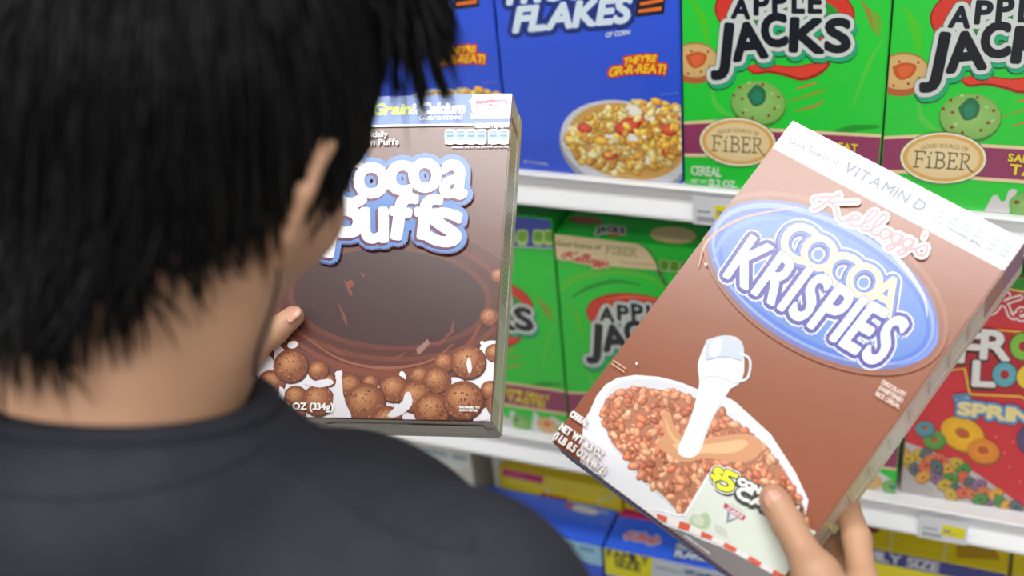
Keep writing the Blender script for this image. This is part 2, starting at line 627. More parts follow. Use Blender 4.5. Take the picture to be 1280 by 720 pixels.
fl = dict(bl=(642.5, 39.5), br=(785, 26.5), tl=(648.5, 9.5), tr=(790.5, -4))
fr = dict(bl=(635, 4.5), br=(800, -10), tl=(640, -30), tr=(806, -45))
for kw, t in ((fr, 'FROSTED'), (fl, 'FLAKES')):
    a.text(t, **kw, col=(24, 44, 112), bold=8.5)
for kw, t in ((fr, 'FROSTED'), (fl, 'FLAKES')):
    a.text(t, **kw, col=(206, 222, 236), bold=2.1, outs=[(2.0, (40, 72, 160)), ])
a.text('OF CORN', (757, 46.5), (787, 42.5), (758, 40.8), col=(190, 200, 225), bold=.45)
a.part('slogan')
for args in (('THEY\'RE', (779, 82.5), (819.5, 77), (781, 72.5), (821, 69), 1.5), ('GR-R-REAT!', (761, 95.5), (831, 92), (763, 85), (833, 81), 3)):
    t, bl, br, tl, tr, ar = args
    a.text(t, bl, br, tl, tr, (240, 196, 40), .6, [(2.1, (206, 60, 34))], arch=ar)
a.text('ENLARGED TO SHOW TEXTURE', (826, 118.5), (848, 117), (826, 116.5), col=(110, 140, 225), bold=.05)
a.text('NET WT 14 OZ (397g)', (655, 203), (685, 206), (655, 200), col=(190, 200, 225), bold=.1)
flake = thing('cereal_box', 'blue flake cereal box on upper shelf beside the green boxes, bowl in full view', 'cereal box', pose((0.001, .0012, Z)), 'blue flake cereal boxes')
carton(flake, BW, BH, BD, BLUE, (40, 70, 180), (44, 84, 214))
a.build(flake)
copy_tree(flake, pose((-W + .001, .0008, Z)), 'blue flake cereal box on upper shelf, half hidden behind black hair and brown puffs box')

# ------------------------------------------------------------------ green apple cereal boxes
GREEN = (38, 200, 60)
a = Art(BW, BH); a.fr = F1 = shelf_frame(W + .001, .0012, Z); F2 = shelf_frame(2 * W + .001, .0012, Z)
FM = shelf_frame(.0432, .0072, SHZ[1])
z4 = Q(840, 0, 2.4818); z8 = Q(840, 0, 8); z12 = Q(1180, 220, 12.8); zc = Q(1060, 160, 5.805); z5 = Q(630, 250, 4.9231)
a.part('swirl_pattern')
a.fr = FM
a.stroke(z5((340, 560), (420, 490), (560, 450), (720, 440), (900, 480), (1000, 560)), [3, 8, 9, 6, 3], (84, 196, 52), k=5)
a.stroke(z5((420, 600), (520, 540), (680, 500), (840, 520)), [2, 5, 5, 2], (20, 150, 48), k=5)
a.fr = F1
for q, w, c in ((z4((600, 20), (630, 60), (640, 105)), 14, (112, 168, 48)), (z4((588, 0), (612, 50), (622, 90)), 6, (150, 130, 60)), (z4((655, 120), (610, 200), (560, 330)), 6, (78, 200, 60)),
                (z4((120, 270), (140, 330), (200, 370)), 8, (80, 200, 70)), (z4((60, 0), (95, 60), (110, 130)), 12, (70, 196, 40)), (z4((355, 318), (440, 290), (480, 278)), 5, (120, 170, 50)),
                (z4((385, 275), (420, 266), (450, 256)), 3, (196, 120, 60)), (z4((380, 345), (440, 330), (470, 312)), 3, (190, 120, 60)), (z4((500, 410), (560, 398), (640, 392)), 9, (26, 150, 44))):
    a.stroke(q, [w * .3, w, w * .4], c, k=5)
a.part('loop_picture')
a.part('tan_loop_picture')
c = z4((72, 195))[0]
a.ell(*c, 30, 26, 0, (160, 110, 60)); a.ell(c[0], c[1] + 4, 29, 22, 0, (176, 96, 56)); a.ell(c[0], c[1] - 3, 28, 21, 0, (206, 168, 112), mid=(216, 180, 124))
a.poly(z4((42, 172), (75, 160), (108, 170), (98, 200), (70, 212), (50, 196)), (190, 90, 40), k=4); a.poly(z4((55, 178), (78, 168), (98, 176), (90, 196), (70, 204)), (216, 100, 56), k=4)
for q in z4((60, 158), (112, 160), (118, 205), (50, 228), (90, 222), (30, 215)): a.ell(*q, 1.6, 1.6, 0, (140, 60, 40), 8)
a.part('loop_picture')
c = z4((268, 318))[0]
a.ell(c[0], c[1] + 2, 35, 29, 10, (66, 130, 50)); a.ell(*c, 34, 27, 10, (124, 176, 88), mid=(150, 196, 112))
a.poly(z4((232, 292), (262, 262), (290, 282), (286, 318), (256, 330), (240, 312)), (44, 110, 74), k=4); a.poly(z4((246, 296), (264, 280), (280, 292), (276, 314), (258, 320)), (40, 130, 100), k=4)
for q in z4((192, 295), (218, 306), (300, 358), (282, 262), (220, 350), (330, 300), (210, 270), (318, 336), (250, 365)): a.ell(*q, 2.0, 2.0, 0, (140, 64, 44), 8)
for q in z4((230, 340), (310, 290), (240, 256), (330, 330)): a.ell(*q, 2.4, 2.0, 0, (164, 205, 130), 8)
a.fr = F2
a.poly(z12((560, 720), (640, 560), (780, 310), (860, 300), (900, 390), (945, 410), (985, 380), (1030, 240), (1090, 200), (1170, 220), (1140, 340), (1060, 470), (1030, 720)), (206, 204, 206))
a.ell(1279, 256, 18, 15, 0, (110, 170, 84), mid=(140, 190, 110)); a.ell(1271, 252.5, 4, 2.4, 0, (120, 70, 40))
a.poly([(1296, 268), (1310, 232), (1322, 250), (1345, 240), (1372, 256), (1390, 262), (1400, 290), (1296, 285)], (214, 212, 212))
a.ell(1330, 258, 20, 15, 0, (206, 168, 112), mid=(216, 180, 124)); a.ell(1330, 256, 7, 5, 0, (216, 100, 56))
a.ell(1365, 266, 17, 13, 0, (110, 170, 84), mid=(140, 190, 110)); a.ell(1365, 265, 6, 4, 0, (40, 130, 100))
a.fr = F1
a.part('logo')
a.ell(981, 15, 88, 46, 4, (150, 30, 30), 44); a.ell(981, 15, 86, 44, 4, (206, 56, 44), 44); a.ell(985, 20, 66, 30, 4, (34, 150, 52), 40)
a.stroke([(925, -14), (960, -24), (1005, -24), (1040, -10)], [1, 4, 4, 1], (232, 110, 84), k=5)
a.poly(z4((226, 208), (262, 198), (320, 200), (372, 206), (420, 198), (486, 190), (482, 212), (446, 238), (400, 250), (352, 236), (300, 226), (256, 230)), (150, 36, 34), k=4)
a.poly(z4((232, 207), (262, 200), (320, 203), (372, 209), (420, 202), (478, 194), (474, 210), (442, 230), (400, 241), (352, 228), (300, 219), (258, 224)), (216, 66, 50), k=4)
ap = [('A', 926.5, 10.5, 25, 27, 3), ('P', 952, 5, 20, 29, 1), ('P', 975, 1.5, 20, 31, 0), ('L', 998, 1.5, 17, 31, 0), ('E', 1019, 2.5, 18, 29, 1)]
jk = [('J', 903, 64, 24, 74, 6), ('A', 936, 51, 46, 49, -7), ('C', 968, 37.5, 34, 44, -4), ('K', 1009.5, 44, 46, 45, 3), ('S', 1047.5, 44, 34, 45, 2)]
a.letters(jk, (14, 96, 72), 3.0, [(6.5, (20, 60, 40), (2, 6)), (6, (34, 170, 118), (2.5, 5))])
a.letters(ap + jk, (200, 208, 206), 2.6, [(6.0, (20, 90, 66)), (5.2, (200, 208, 206))])
a.letters(ap, (20, 25, 38), 1.6); a.letters(jk, (20, 25, 38), 2.8)
a.part('banner')
# purple ribbon with cream edges, oval seal
a.poly([(855, 151.5), (900, 149), (960, 160), (1103, 167.5), (1102, 213), (960, 203), (900, 196), (855, 195.5)], (226, 205, 160))
a.poly([(855, 155), (900, 153), (960, 164), (1103, 171.5), (1102, 209), (960, 199), (900, 192), (855, 191.5)], (142, 56, 96))
a.text('SAME GREAT', (994, 180), (1072, 189), (994.5, 171.5), (1072.5, 180.5), (230, 205, 60), .5, [(1, (90, 30, 60))])
a.text('TASTE!', (997, 195.5), (1062, 202.5), (997.5, 184), (1062.5, 191), (230, 205, 60), .6, [(1, (90, 30, 60))])
a.ell(922.5, 177, 48.5, 31, 4, (70, 84, 50), 44); a.ell(922.5, 177, 47.5, 30, 4, (236, 230, 206), 44); a.ell(922.5, 177, 45, 27.8, 4, (212, 166, 92), 44, mid=(226, 196, 140)); a.ell(922.5, 177, 40, 24, 4, (226, 200, 150), 44, mid=(232, 212, 168))
a.text('GOOD SOURCE OF', (897, 167), (949, 169.5), (897, 162.5), (949, 165), (160, 130, 80), .12, arch=3.5)
a.serif('FiBER', (890, 187.5), (956, 191), (890.5, 169), 1.5, (66, 72, 62))
a.part('net_weight')
a.text('CEREAL', (864.3, 217.5), (901.5, 220.5), (864.5, 206.5), col=(206, 232, 206), bold=.5)
a.text('NET WT', (864.5, 228), (884, 229.5), (864.5, 223.2), col=(206, 232, 206), bold=.15)
a.text('12.2 OZ.', (887, 231.5), (921, 234), (887, 223.5), col=(206, 232, 206), bold=.5)
def top_strip(a):
    a.fr = FM
    a.part('fiber_banner')
    a.stroke(z5((300, 205), (320, 357), (650, 402), (960, 432), (1240, 455)), .9, (206, 214, 200))
    a.poly(z5((290, 204), (560, 234), (830, 267), (880, 295), (915, 335), (945, 385), (975, 460), (1010, 520), (990, 520), (958, 465), (940, 430), (660, 402), (300, 356)), (84, 110, 66))
    a.poly(z5((290, 204), (560, 234), (826, 267), (872, 296), (905, 335), (935, 385), (946, 427), (660, 402), (300, 356)), (222, 202, 160))
    a.text('Good Source of', (695, 306), (751, 311.5), (696, 300), col=(120, 128, 92), bold=.3)
    a.serif('FIBER', (757, 316), (797, 319.5), (758, 307), 1.0, (110, 118, 84))
    a.text('excellent source of goodness', (774, 327.5), (818, 331.5), (774, 325), col=(170, 150, 110), bold=.05)
    a.script((702, 323), (763, 332.5), (704, 311.5), 1.9, (196, 52, 56), 3.6, (226, 208, 170))
    for i in range(5):
        x0 = 826 + 12.5 * i
        q = [(x0, 323.5 + i * 1.3), (x0 + 10.5, 324.5 + i * 1.3), (x0 + 9.5, 337 + i * 1.3), (x0 - 1, 336 + i * 1.3)]
        a.poly(q, (150, 190, 110), k=3); a.poly([(p[0] * .8 + .2 * (x0 + 5), p[1] * .8 + .2 * (330 + i * 1.3)) for p in q], (80, 140, 40), k=3)
top_strip(a)
apple = thing('cereal_box', 'green apple cereal box on upper shelf next to the blue boxes', 'cereal box', pose((W + .001, .0012, Z)), 'green apple cereal boxes')
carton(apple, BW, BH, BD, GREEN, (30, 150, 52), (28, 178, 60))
a.build(apple)
copy_tree(apple, pose((2 * W + .001, .0012, Z)), 'green apple cereal box on upper shelf, rightmost, cut off by the photo edge')
copy_tree(apple, pose((.0432 + W, .0068, SHZ[1])), 'green apple cereal box on middle shelf left of the red box, almost wholly hidden')
mid = copy_tree(apple, pose((.0432, .0072, SHZ[1])), 'green apple cereal box on middle shelf showing its lid and cream fiber strip')
for c in list(mid.children):
    if c.name.startswith('tan_loop'):
        bpy.data.objects.remove(c)
t = Art(BW, BD)
t.fr = Frame((.0432, .0072, SHZ[1] + BH + .0007), (1, 0, 0), (0, 1, 0)); t.fr.n = np.cross(t.fr.ux, t.fr.uz)
t.part('lid_print')
t.ell(841.5, 294, 29, 10.5, 4, (226, 196, 130)); t.ell(841.5, 294, 26, 8.8, 4, (214, 190, 150))
t.poly(z5((400, 105), (500, 100), (600, 125), (590, 150), (470, 145), (400, 130)), (150, 90, 60), k=4)
t.letters([('J', 747, 289, 5, 10, 6), ('A', 754, 287, 8, 8, 0), ('C', 762, 286.5, 7, 8, 0), ('K', 770, 287.5, 8, 8, 4), ('S', 778, 288.5, 6, 8, 4)], (30, 40, 40), .6, [(2, (196, 206, 200))])
t.ell(768, 293.5, 9, 1.6, 4, (206, 90, 40))
t.build(mid)
for c in list(mid.children):
    if c.name.startswith('lid_print'):
        c.matrix_local = Matrix.Translation((0, 0, BH + .0007)) @ Matrix(((1, 0, 0, 0), (0, 0, 1, 0), (0, -1, 0, 0), (0, 0, 0, 1)))
# boxes standing behind, their lids visible in the shade of the shelf above
for x, lab in ((.0432, 'green apple cereal box standing behind the middle shelf box with the cream strip'), (.0432 - W, 'green apple cereal box standing in the back row behind the blue-striped one')):
    copy_tree(apple, pose((x + .004, .0072 + BD + .004, SHZ[1])), lab)

# the left neighbour wears a blue strip instead of the cream one
LH = .304
b = Art(BW, LH)
for k, v in a.parts.items():
    if k != 'fiber_banner':
        b.parts[k] = v; b.mats[k] = PRINT
b.lift = a.lift
b.fr = FL_ = shelf_frame(.0432 - W, .0068, SHZ[1])
b.part('blue_banner')
b.poly(z5((-700, 170), (60, 280), (306, 291), (312, 60), (60, 60), (-700, -90)), (42, 62, 160))
b.stroke(z5((-700, 188), (60, 280), (306, 293)), 1.2, (206, 210, 220))
for x0 in (-170, -80, 0, 78, 176, 242):
    q = z5((x0 + 8, 178), (x0 + 70, 184), (x0 + 66, 270), (x0 + 6, 264))
    b.poly(q, (170, 200, 120), k=3); b.poly(z5((x0 + 16, 190), (x0 + 62, 194), (x0 + 58, 246), (x0 + 14, 240)), (104, 166, 36), k=3)
bs = thing('cereal_box', 'green apple cereal box with blue top strip on middle shelf, beside the brown puffs box', 'cereal box', pose((.0432 - W, .0068, SHZ[1])), 'green apple cereal boxes')
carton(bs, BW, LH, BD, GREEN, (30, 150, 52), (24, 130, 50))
b.build(bs)

# ------------------------------------------------------------------ red loop box (middle shelf)
RX = .0432 + 2 * W + .003
ang = math.radians(1.5)
ux = (math.cos(ang), math.sin(ang), 0); uy = (-math.sin(ang), math.cos(ang), 0)
a = Art(.193, .29); a.fr = Frame((RX, .012, SHZ[1]), ux, (0, 0, 1))
zl = Q(1160, 330, 3.1304); z7 = Q(1080, 540, 5.145); z6 = Q(1000, 400, 2.25)
RED = (206, 46, 58)
a.part('header_strip')
a.poly([(1190, 315), (1400, 362), (1400, 385), (1180, 345)], (36, 140, 40)); a.stroke([(1180, 347), (1400, 386)], 2.2, (226, 214, 90))
a.script(zl((240, 190))[0], (1345, 417), (1242, 363), 3.2, (206, 46, 58), 4.5, (236, 232, 232))
a.part('bowl_picture')
a.poly(z7((150, 60), (260, 60), (400, 110), (560, 175), (720, 262), (860, 360), (960, 430), (1060, 510), (1100, 560), (150, 420)), (190, 184, 186))
a.poly(z7((150, 180), (200, 190), (280, 240), (360, 300), (440, 360), (470, 420), (420, 470), (150, 420)), (178, 172, 172))
q = random.Random(5)
pts = [(250, 130), (210, 150), (300, 210), (330, 240), (360, 150), (405, 150), (400, 215), (440, 180), (500, 180), (420, 270), (460, 290), (380, 290), (500, 240), (540, 235), (560, 300), (600, 200), (640, 240), (520, 340), (580, 370), (650, 300), (690, 330), (640, 390), (700, 400), (740, 340), (780, 390), (800, 440), (850, 400), (880, 450), (930, 470), (750, 430), (560, 400), (980, 480), (285, 170), (470, 220)]
cl = [(206, 150, 60), (196, 110, 70), (80, 96, 104), (70, 130, 60), (130, 96, 130), (206, 90, 60), (190, 160, 60)]
for i, p in enumerate(pts):
    x, y = z7(p)[0]; c = cl[(i * 3 + i // 4) % 7]; an = q.uniform(-30, 60)
    a.ell(x, y, 10.5, 7.6, an, tuple(v * .72 for v in c)); a.ell(x - .5, y - .8, 9.6, 6.7, an, c, mid=tuple(min(255, v * 1.15) for v in c)); a.ell(x, y, 2.8, 1.6, an, tuple(v * .55 for v in c), 12)
for x, y, r1, r2, an, c in ((1203, 541.5, 29, 21, 25, (226, 170, 30)), (1229, 563, 21, 16, 15, (216, 130, 44)), (1168, 549, 14, 12, 0, (90, 146, 66)), (1156, 535, 12, 10, 0, (80, 140, 150)), (1292, 548, 22, 20, 0, (84, 70, 110))):
    a.ell(x + 1, y + 1.5, r1, r2, an, tuple(v * .7 for v in c)); a.ell(x, y, r1 * .97, r2 * .95, an, c, mid=tuple(min(255, v * 1.12) for v in c)); a.ell(x, y - 1, r1 * .34, r2 * .3, an, tuple(v * .72 for v in c)); a.ell(x + .6, y - .2, r1 * .26, r2 * .2, an, (196, 80, 46))
for p in ((850, 28), (935, 220), (1000, 315), (960, 60), (905, 130)): a.ell(*z7(p)[0], 1.8, 1.8, 0, (226, 120, 110), 8)
a.part('logo')
a.poly(zl((60, 262), (200, 245), (420, 265), (640, 330), (640, 640), (360, 520), (160, 510), (140, 410), (60, 420)), (232, 180, 60))
a.poly(zl((64, 268), (200, 252), (418, 272), (632, 336), (632, 632), (362, 512), (168, 503), (148, 404), (64, 412)), (176, 26, 40))
sh = lambda q: [(c, *zl((x, y))[0], w / 3.13, h / 3.13, an) for c, x, y, w, h, an in q]
let = [('F', 160, 325, 90, 125, 4), ('R', 265, 315, 120, 120, 4), ('T', 500, 370, 90, 120, 10), ('L', 220, 427, 95, 105, 3)]
a.letters(sh(let), (226, 222, 222), 1.8, [(2.6, (60, 20, 30), (-1, 1))])
for x, y, r, c in ((375, 320, 58, (120, 180, 60)), (300, 430, 52, (90, 160, 176)), (395, 440, 52, (226, 190, 50)), (560, 380, 56, (196, 70, 110)), (480, 460, 50, (120, 180, 60))):
    X, Y = zl((x, y))[0]
    a.ell(X, Y, r / 3.13, r / 3.13, 0, (70, 30, 40)); a.ell(X, Y, r / 3.4, r / 3.4, 0, c, mid=tuple(min(255, v * 1.1) for v in c)); a.ell(X, Y, r / 9, r / 9, 0, (160, 30, 44))
a.part('slogan')
a.poly(zl((92, 510), (160, 500), (176, 535), (110, 548)), (80, 130, 170))
a.text('with', zl((108, 540))[0], zl((160, 533))[0], zl((108, 520))[0], col=(206, 220, 230), bold=.2)
a.text('SPRINKLES', zl((118, 583))[0], zl((650, 650))[0], zl((122, 538))[0], zl((655, 600))[0], (232, 214, 150), 1.5, [(4, (44, 84, 140)), (3, (90, 150, 196))])
rb = thing('cereal_box', 'red loop cereal box on the middle shelf at right edge of the photo', 'cereal box', pose((RX, .012, SHZ[1]), ux, uy))
carton(rb, .193, .29, .062, RED, (200, 60, 60), (36, 140, 40))
a.build(rb)

# ------------------------------------------------------------------ bottom shelf
BZ = SHZ[2]
zb = Q(600, 560, 4.2667); z9 = Q(1060, 600, 5.8182)
def family_box(x, label, fs):
    w, h, d = .191, Z - .53 - BZ, .071
    root = thing('cereal_box', label, 'cereal box', pose((x, .001, BZ)), 'blue family size boxes on the bottom shelf')
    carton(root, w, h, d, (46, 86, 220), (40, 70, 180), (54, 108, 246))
    return root, w, h, d
def lid_frame(a, x, y, z):
    a.fr = Frame((x, y, z), (1, 0, 0), (0, 1, 0))
def settle_lid(root, name, h):
    for c in root.children:
        if c.name.split('.')[0] == name:
            c.matrix_local = Matrix.Translation((0, 0, h + .0007)) @ Matrix(((1, 0, 0, 0), (0, 0, 1, 0), (0, -1, 0, 0), (0, 0, 0, 1)))
r1, w, h, d = family_box(.0795, 'blue family size cereal box on the bottom shelf with a square yellow patch', True)
a = Art(w, h); a.fr = Frame((.0795, .001, BZ), (1, 0, 0), (0, 0, 1))
a.part('vitamin_strip')
a.poly(zb((640, 470), (1040, 555), (1700, 700), (1700, 850), (1040, 710), (640, 640)), (200, 210, 222))
a.text('excellent source of', zb((935, 640))[0], zb((1075, 668))[0], zb((935, 628))[0], col=(110, 120, 150), bold=.15)
a.text('VITAMIN D', zb((1085, 672))[0], zb((1290, 720))[0], zb((1090, 645))[0], col=(60, 70, 130), bold=.5)
a.part('family_size_patch')
a.poly(zb((664, 480), (920, 540), (915, 720), (664, 670)), (226, 220, 20))
a.text('FAMILY', zb((680, 578))[0], zb((900, 624))[0], zb((678, 538))[0], col=(50, 50, 36), bold=.55)
a.text('SIZE', zb((722, 630))[0], zb((856, 660))[0], zb((720, 592))[0], col=(50, 50, 36), bold=.55)
a.build(r1)
t = Art(w, d); lid_frame(t, .0795, .001, BZ + h + .0007)
t.part('lid_print')
t.poly(zb((745, 318), (1000, 385), (980, 400), (742, 362)), (206, 30, 96))
t.script(zb((772, 486))[0], zb((962, 508))[0], zb((778, 446))[0], 2.2, (226, 130, 140), 3, (206, 206, 226))
t.text('FROSTED', zb((1048, 545))[0], zb((1230, 560))[0], zb((1052, 512))[0], col=(206, 220, 240), bold=.8, outs=[(1.6, (30, 46, 110))])
t.text('FLAKES', zb((1040, 580))[0], zb((1220, 604))[0], zb((1046, 546))[0], col=(206, 220, 240), bold=.9, outs=[(1.8, (30, 46, 110))])
t.build(r1); settle_lid(r1, 'lid_print', h)
r2, w, h, d = family_box(-.1145, 'blue family size box on the bottom shelf nearest the dark shoulder, pale front strip', False)
a = Art(w, h); a.fr = Frame((-.1145, .001, BZ), (1, 0, 0), (0, 0, 1))
a.part('vitamin_strip')
a.poly(zb((200, 400), (470, 464), (660, 504), (660, 634), (470, 590), (200, 530)), (150, 200, 226))
a.poly(zb((530, 520), (610, 537), (608, 562), (528, 546)), (110, 160, 200)); a.poly(zb((440, 505), (500, 517), (498, 540), (438, 528)), (110, 160, 200))
a.build(r2)
t = Art(w, d); lid_frame(t, -.1145, .001, BZ + h + .0007)
t.part('lid_print')
t.poly(zb((490, 312), (520, 302), (625, 330), (625, 352), (590, 356), (495, 330)), (206, 210, 226), k=3); t.poly(zb((640, 332), (690, 342), (684, 352), (634, 346)), (150, 180, 236))
t.ell(*zb((478, 308))[0], 5.5, 3, 10, (196, 70, 60))
for p in ((310, 352), (666, 408), (728, 392)): t.ell(*zb(p)[0], 1.2, 1, 0, (160, 190, 240), 8)
t.build(r2); settle_lid(r2, 'lid_print', h)
# yellow box behind them, green edge to its lid
yw, yh, yd = .177, Z - .497 - BZ, .07
ry = thing('cereal_box', 'yellow cereal box with a pink patch in the second row of the bottom shelf', 'cereal box', pose((-.096, .0755, BZ)))
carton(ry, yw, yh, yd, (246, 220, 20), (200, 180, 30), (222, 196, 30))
a = Art(yw, yh); a.fr = Frame((-.096, .0755, BZ), (1, 0, 0), (0, 0, 1))
a.part('pink_patch')
a.poly(zb((122, 108), (340, 150), (335, 190), (116, 146)), (206, 30, 96)); a.script(zb((150, 144))[0], zb((245, 164))[0], zb((152, 128))[0], .8, (230, 110, 150))
a.part('logo')
a.text('POPS', zb((325, 290))[0], zb((458, 318))[0], zb((330, 244))[0], col=(196, 40, 30), bold=1.4)
for p, c in (((360, 222), (236, 222, 120)), ((640, 280), (240, 226, 130)), ((600, 300), (232, 214, 90)), ((690, 262), (236, 222, 120))): a.ell(*zb(p)[0], 5, 3.4, -50, c)
a.build(ry)
rg = thing('cereal_box', 'green edged yellow box in the third row of the bottom shelf under the rail', 'cereal box', pose((-.105, .151, BZ)))
carton(rg, .19, yh + .012, .07, (60, 120, 40), (60, 120, 40), (190, 160, 30))
a = Art(.19, .07); lid_frame(a, -.105, .151, BZ + yh + .0127)
a.part('lid_print'); a.poly(zb((350, 95), (430, 108), (425, 130), (345, 117)), (140, 60, 40)); a.build(rg); settle_lid(rg, 'lid_print', yh + .012)
rp = thing('cereal_box', 'yellow box with pink band in the second row behind the yellow-patched family box', 'cereal box', pose((.0835, .0755, BZ)))
carton(rp, .18, Z - .518 - BZ, .07, (226, 205, 30), (200, 180, 30), (206, 180, 30))
a = Art(.18, Z - .518 - BZ); a.fr = Frame((.0835, .0755, BZ), (1, 0, 0), (0, 0, 1)); a.part('pink_patch')
a.poly(zb((745, 315), (1010, 372), (1010, 400), (740, 352)), (206, 30, 96)); a.build(rp)
# yellow family size boxes to the right
YZ = Z - .5215
for i, (x, lab) in enumerate(((.366, 'yellow box with a dark blue band on bottom shelf, right of the hand'), (.5635, 'yellow box with a dark blue band at the bottom right corner of the photo'))):
    w, h, d = .193, YZ - BZ, .07
    root = thing('cereal_box', lab, 'cereal box', pose((x, .085, BZ)), 'yellow family size boxes on the bottom shelf')
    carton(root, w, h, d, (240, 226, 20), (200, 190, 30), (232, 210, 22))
    a = Art(w, h); a.fr = Frame((x, .085, BZ), (1, 0, 0), (0, 0, 1))
    a.part('family_size_band')
    fr0 = a.fr
    a.fr = None
    a.poly([(0, h - .001), (w, h - .001), (w, h - .023), (0, h - .023)], (36, 44, 130))
    a.text('FAMILY SIZE', (.004, h - .0195), (w * .60, h - .0195), (.004, h - .0045), col=(200, 204, 214), bold=.0008)
    a.part('logo')
    a.ell(w * .60, h - .055, .02, .017, 0, (120, 124, 130)); a.ell(w * .60, h - .055, .017, .014, 0, (170, 172, 178))
    a.ell(w * .25, h - .075, .03, .024, 0, (150, 40, 60))
    a.build(root)
    t = Art(w, d); t.fr = None
    t.part('lid_print')
    t.ell(w * .17, d * .5, .008, .009, 0, (120, 24, 50)); t.ell(w * .17, d * .52, .004, .003, 0, (196, 90, 120))
    t.stroke([(w * .3, .0), (w * .28, d)], .004, (226, 220, 130)); t.stroke([(w * .62, .0), (w * .64, d)], .004, (226, 220, 130)); t.poly([(w * .7, .01), (w * .95, .02), (w * .9, .05), (w * .68, .04)], (190, 150, 30))
    t.build(root); settle_lid(root, 'lid_print', h)
# pale box left of the gap
wx = -.245
root = thing('cereal_box', 'pale grey cereal box with blue lettering on bottom shelf, just above the dark shoulder', 'cereal box', pose((wx, .03, BZ)))
wh = Z - .436 - BZ
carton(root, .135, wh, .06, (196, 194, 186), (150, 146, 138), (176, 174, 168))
a = Art(.135, wh); a.fr = Frame((wx, .03, BZ), (1, 0, 0), (0, 0, 1))
ze = Q(490, 530, 8)
a.part('lettering')
a.poly(ze((285, 215), (760, 310), (775, 430), (600, 470), (400, 400), (290, 300)), (206, 210, 208))
q = random.Random(2)
for i in range(26):
    x = 305 + i * 17
    if 555 < x < 600: continue
    y = 235 + (x - 305) * .21
    a.stroke(ze((x, y), (x + q.uniform(-4, 6), y + 42)), q.uniform(.8, 1.6), (116, 156, 186)); a.stroke(ze((x, y + q.choice((2, 20, 40))), (x + 14, y + q.choice((4, 22, 42)))), .9, (116, 156, 186))
a.build(root)

# ================================================================== the brown puffs box held in the left hand
PM = np.array([[0.97141964, -0.15590006, -0.17899456], [0.23717511, 0.60704705, 0.75844699], [-0.00958381, -0.77922336, 0.62667304]])
PO = np.array([-0.02902157, -0.47953298, 0.01036545 + Z])
PW, PH, PD = .194, .28, .0517
puffs_M = pose(PO, PM[:, 0], PM[:, 1], PM[:, 2])
puffs = thing('cereal_box', 'brown chocolate puffs cereal box with light blue top strip, held in the left hand', 'cereal box', puffs_M)
carton(puffs, PW, PH, PD, (104, 62, 56), (190, 186, 170), (120, 170, 220), (150, 146, 138))
a = Art(PW, PH); a.fr = Frame(PO, PM[:, 0], PM[:, 2])
zA = Q(300, 90, 3); zB = Q(300, 320, 3); zT = Q(460, 110, 6.4)
a.part('puff_picture')
# chocolate swirl bowl
a.ell(487, 372, 168, 92, 3, (92, 48, 42), 48)
for rx, ry, c in ((150, 80, (108, 58, 46)), (142, 74, (84, 44, 40)), (128, 66, (100, 54, 44)), (120, 60, (66, 42, 44))):
    a.ell(487, 372, rx, ry, 3, c, 48)
for k, (x0, y0, x1, y1) in enumerate(((390, 90, 420, 150), (540, 380, 620, 360), (650, 370, 700, 310), (770, 300, 800, 240), (330, 330, 400, 370), (700, 330, 790, 290), (400, 260, 370, 180))):
    P = zB((x0, y0), ((x0 + x1) / 2 + 8, (y0 + y1) / 2 + 14), (x1, y1))
    a.stroke(P, [1, 5, 1], (118, 66, 54), k=4)
a.stroke(zB((180, 300), (300, 380), (440, 432), (600, 442), (740, 412), (850, 340), (900, 260)), [3, 9, 11, 9, 3], (122, 66, 50), k=6)
a.stroke(zB((240, 300), (360, 380), (480, 415), (600, 418), (720, 390), (800, 330)), [1, 3, 4, 3, 1], (146, 88, 66), k=6)
a.poly(zB((395, 100), (420, 88), (432, 112), (405, 124)), (128, 64, 48)); a.poly(zB((450, 60), (470, 70), (462, 84)), (116, 62, 50)); a.poly(zB((660, 350), (705, 312), (712, 330), (670, 372)), (150, 112, 104))
MILK = (222, 220, 226)
for P in (((40, 400), (90, 380), (120, 430), (200, 420), (330, 470), (375, 430), (385, 445), (380, 480), (400, 560), (420, 620), (60, 640), (40, 500)),
          ((130, 350), (150, 338), (175, 370), (165, 420), (130, 420)), ((70, 390), (110, 372), (135, 420), (120, 450), (70, 440)),
          ((480, 490), (520, 486), (545, 500), (600, 560), (625, 520), (634, 505), (645, 560), (680, 620), (420, 625), (440, 560)),
          ((660, 470), (700, 455), (780, 450), (800, 480), (760, 520), (680, 500)),
          ((850, 430), (885, 380), (905, 335), (925, 320), (960, 318), (990, 330), (985, 480), (930, 470), (900, 500), (850, 490)),
          ((880, 590), (920, 570), (960, 560), (960, 625), (880, 625)), ((780, 455), (830, 460), (860, 500), (780, 520))):
    a.poly(zB(*P), MILK, k=4)
for x, y, rx, ry in ((198, 333, 20, 14), (610, 452, 12, 20), (369, 442, 13, 11), (632, 512, 8, 10), (908, 326, 8, 7)):
    a.ell(*zB((x, y))[0], rx / 3, ry / 3, -15, (228, 226, 230))
PF = [(970, 75, 30), (935, 230, 36), (335, 470, 26), (490, 475, 30), (210, 530, 45), (675, 452, 38), (768, 402, 40), (955, 365, 36), (940, 505, 38), (295, 432, 40), (412, 487, 46), (578, 500, 56), (740, 470, 54), (120, 478, 52), (30, 470, 40),
      (193, 416, 67), (660, 532, 64), (858, 402, 68), (295, 545, 62), (472, 554, 78), (722, 582, 70), (840, 545, 78), (555, 618, 56), (60, 560, 60), (200, 600, 50), (975, 560, 50)]
q = random.Random(11)
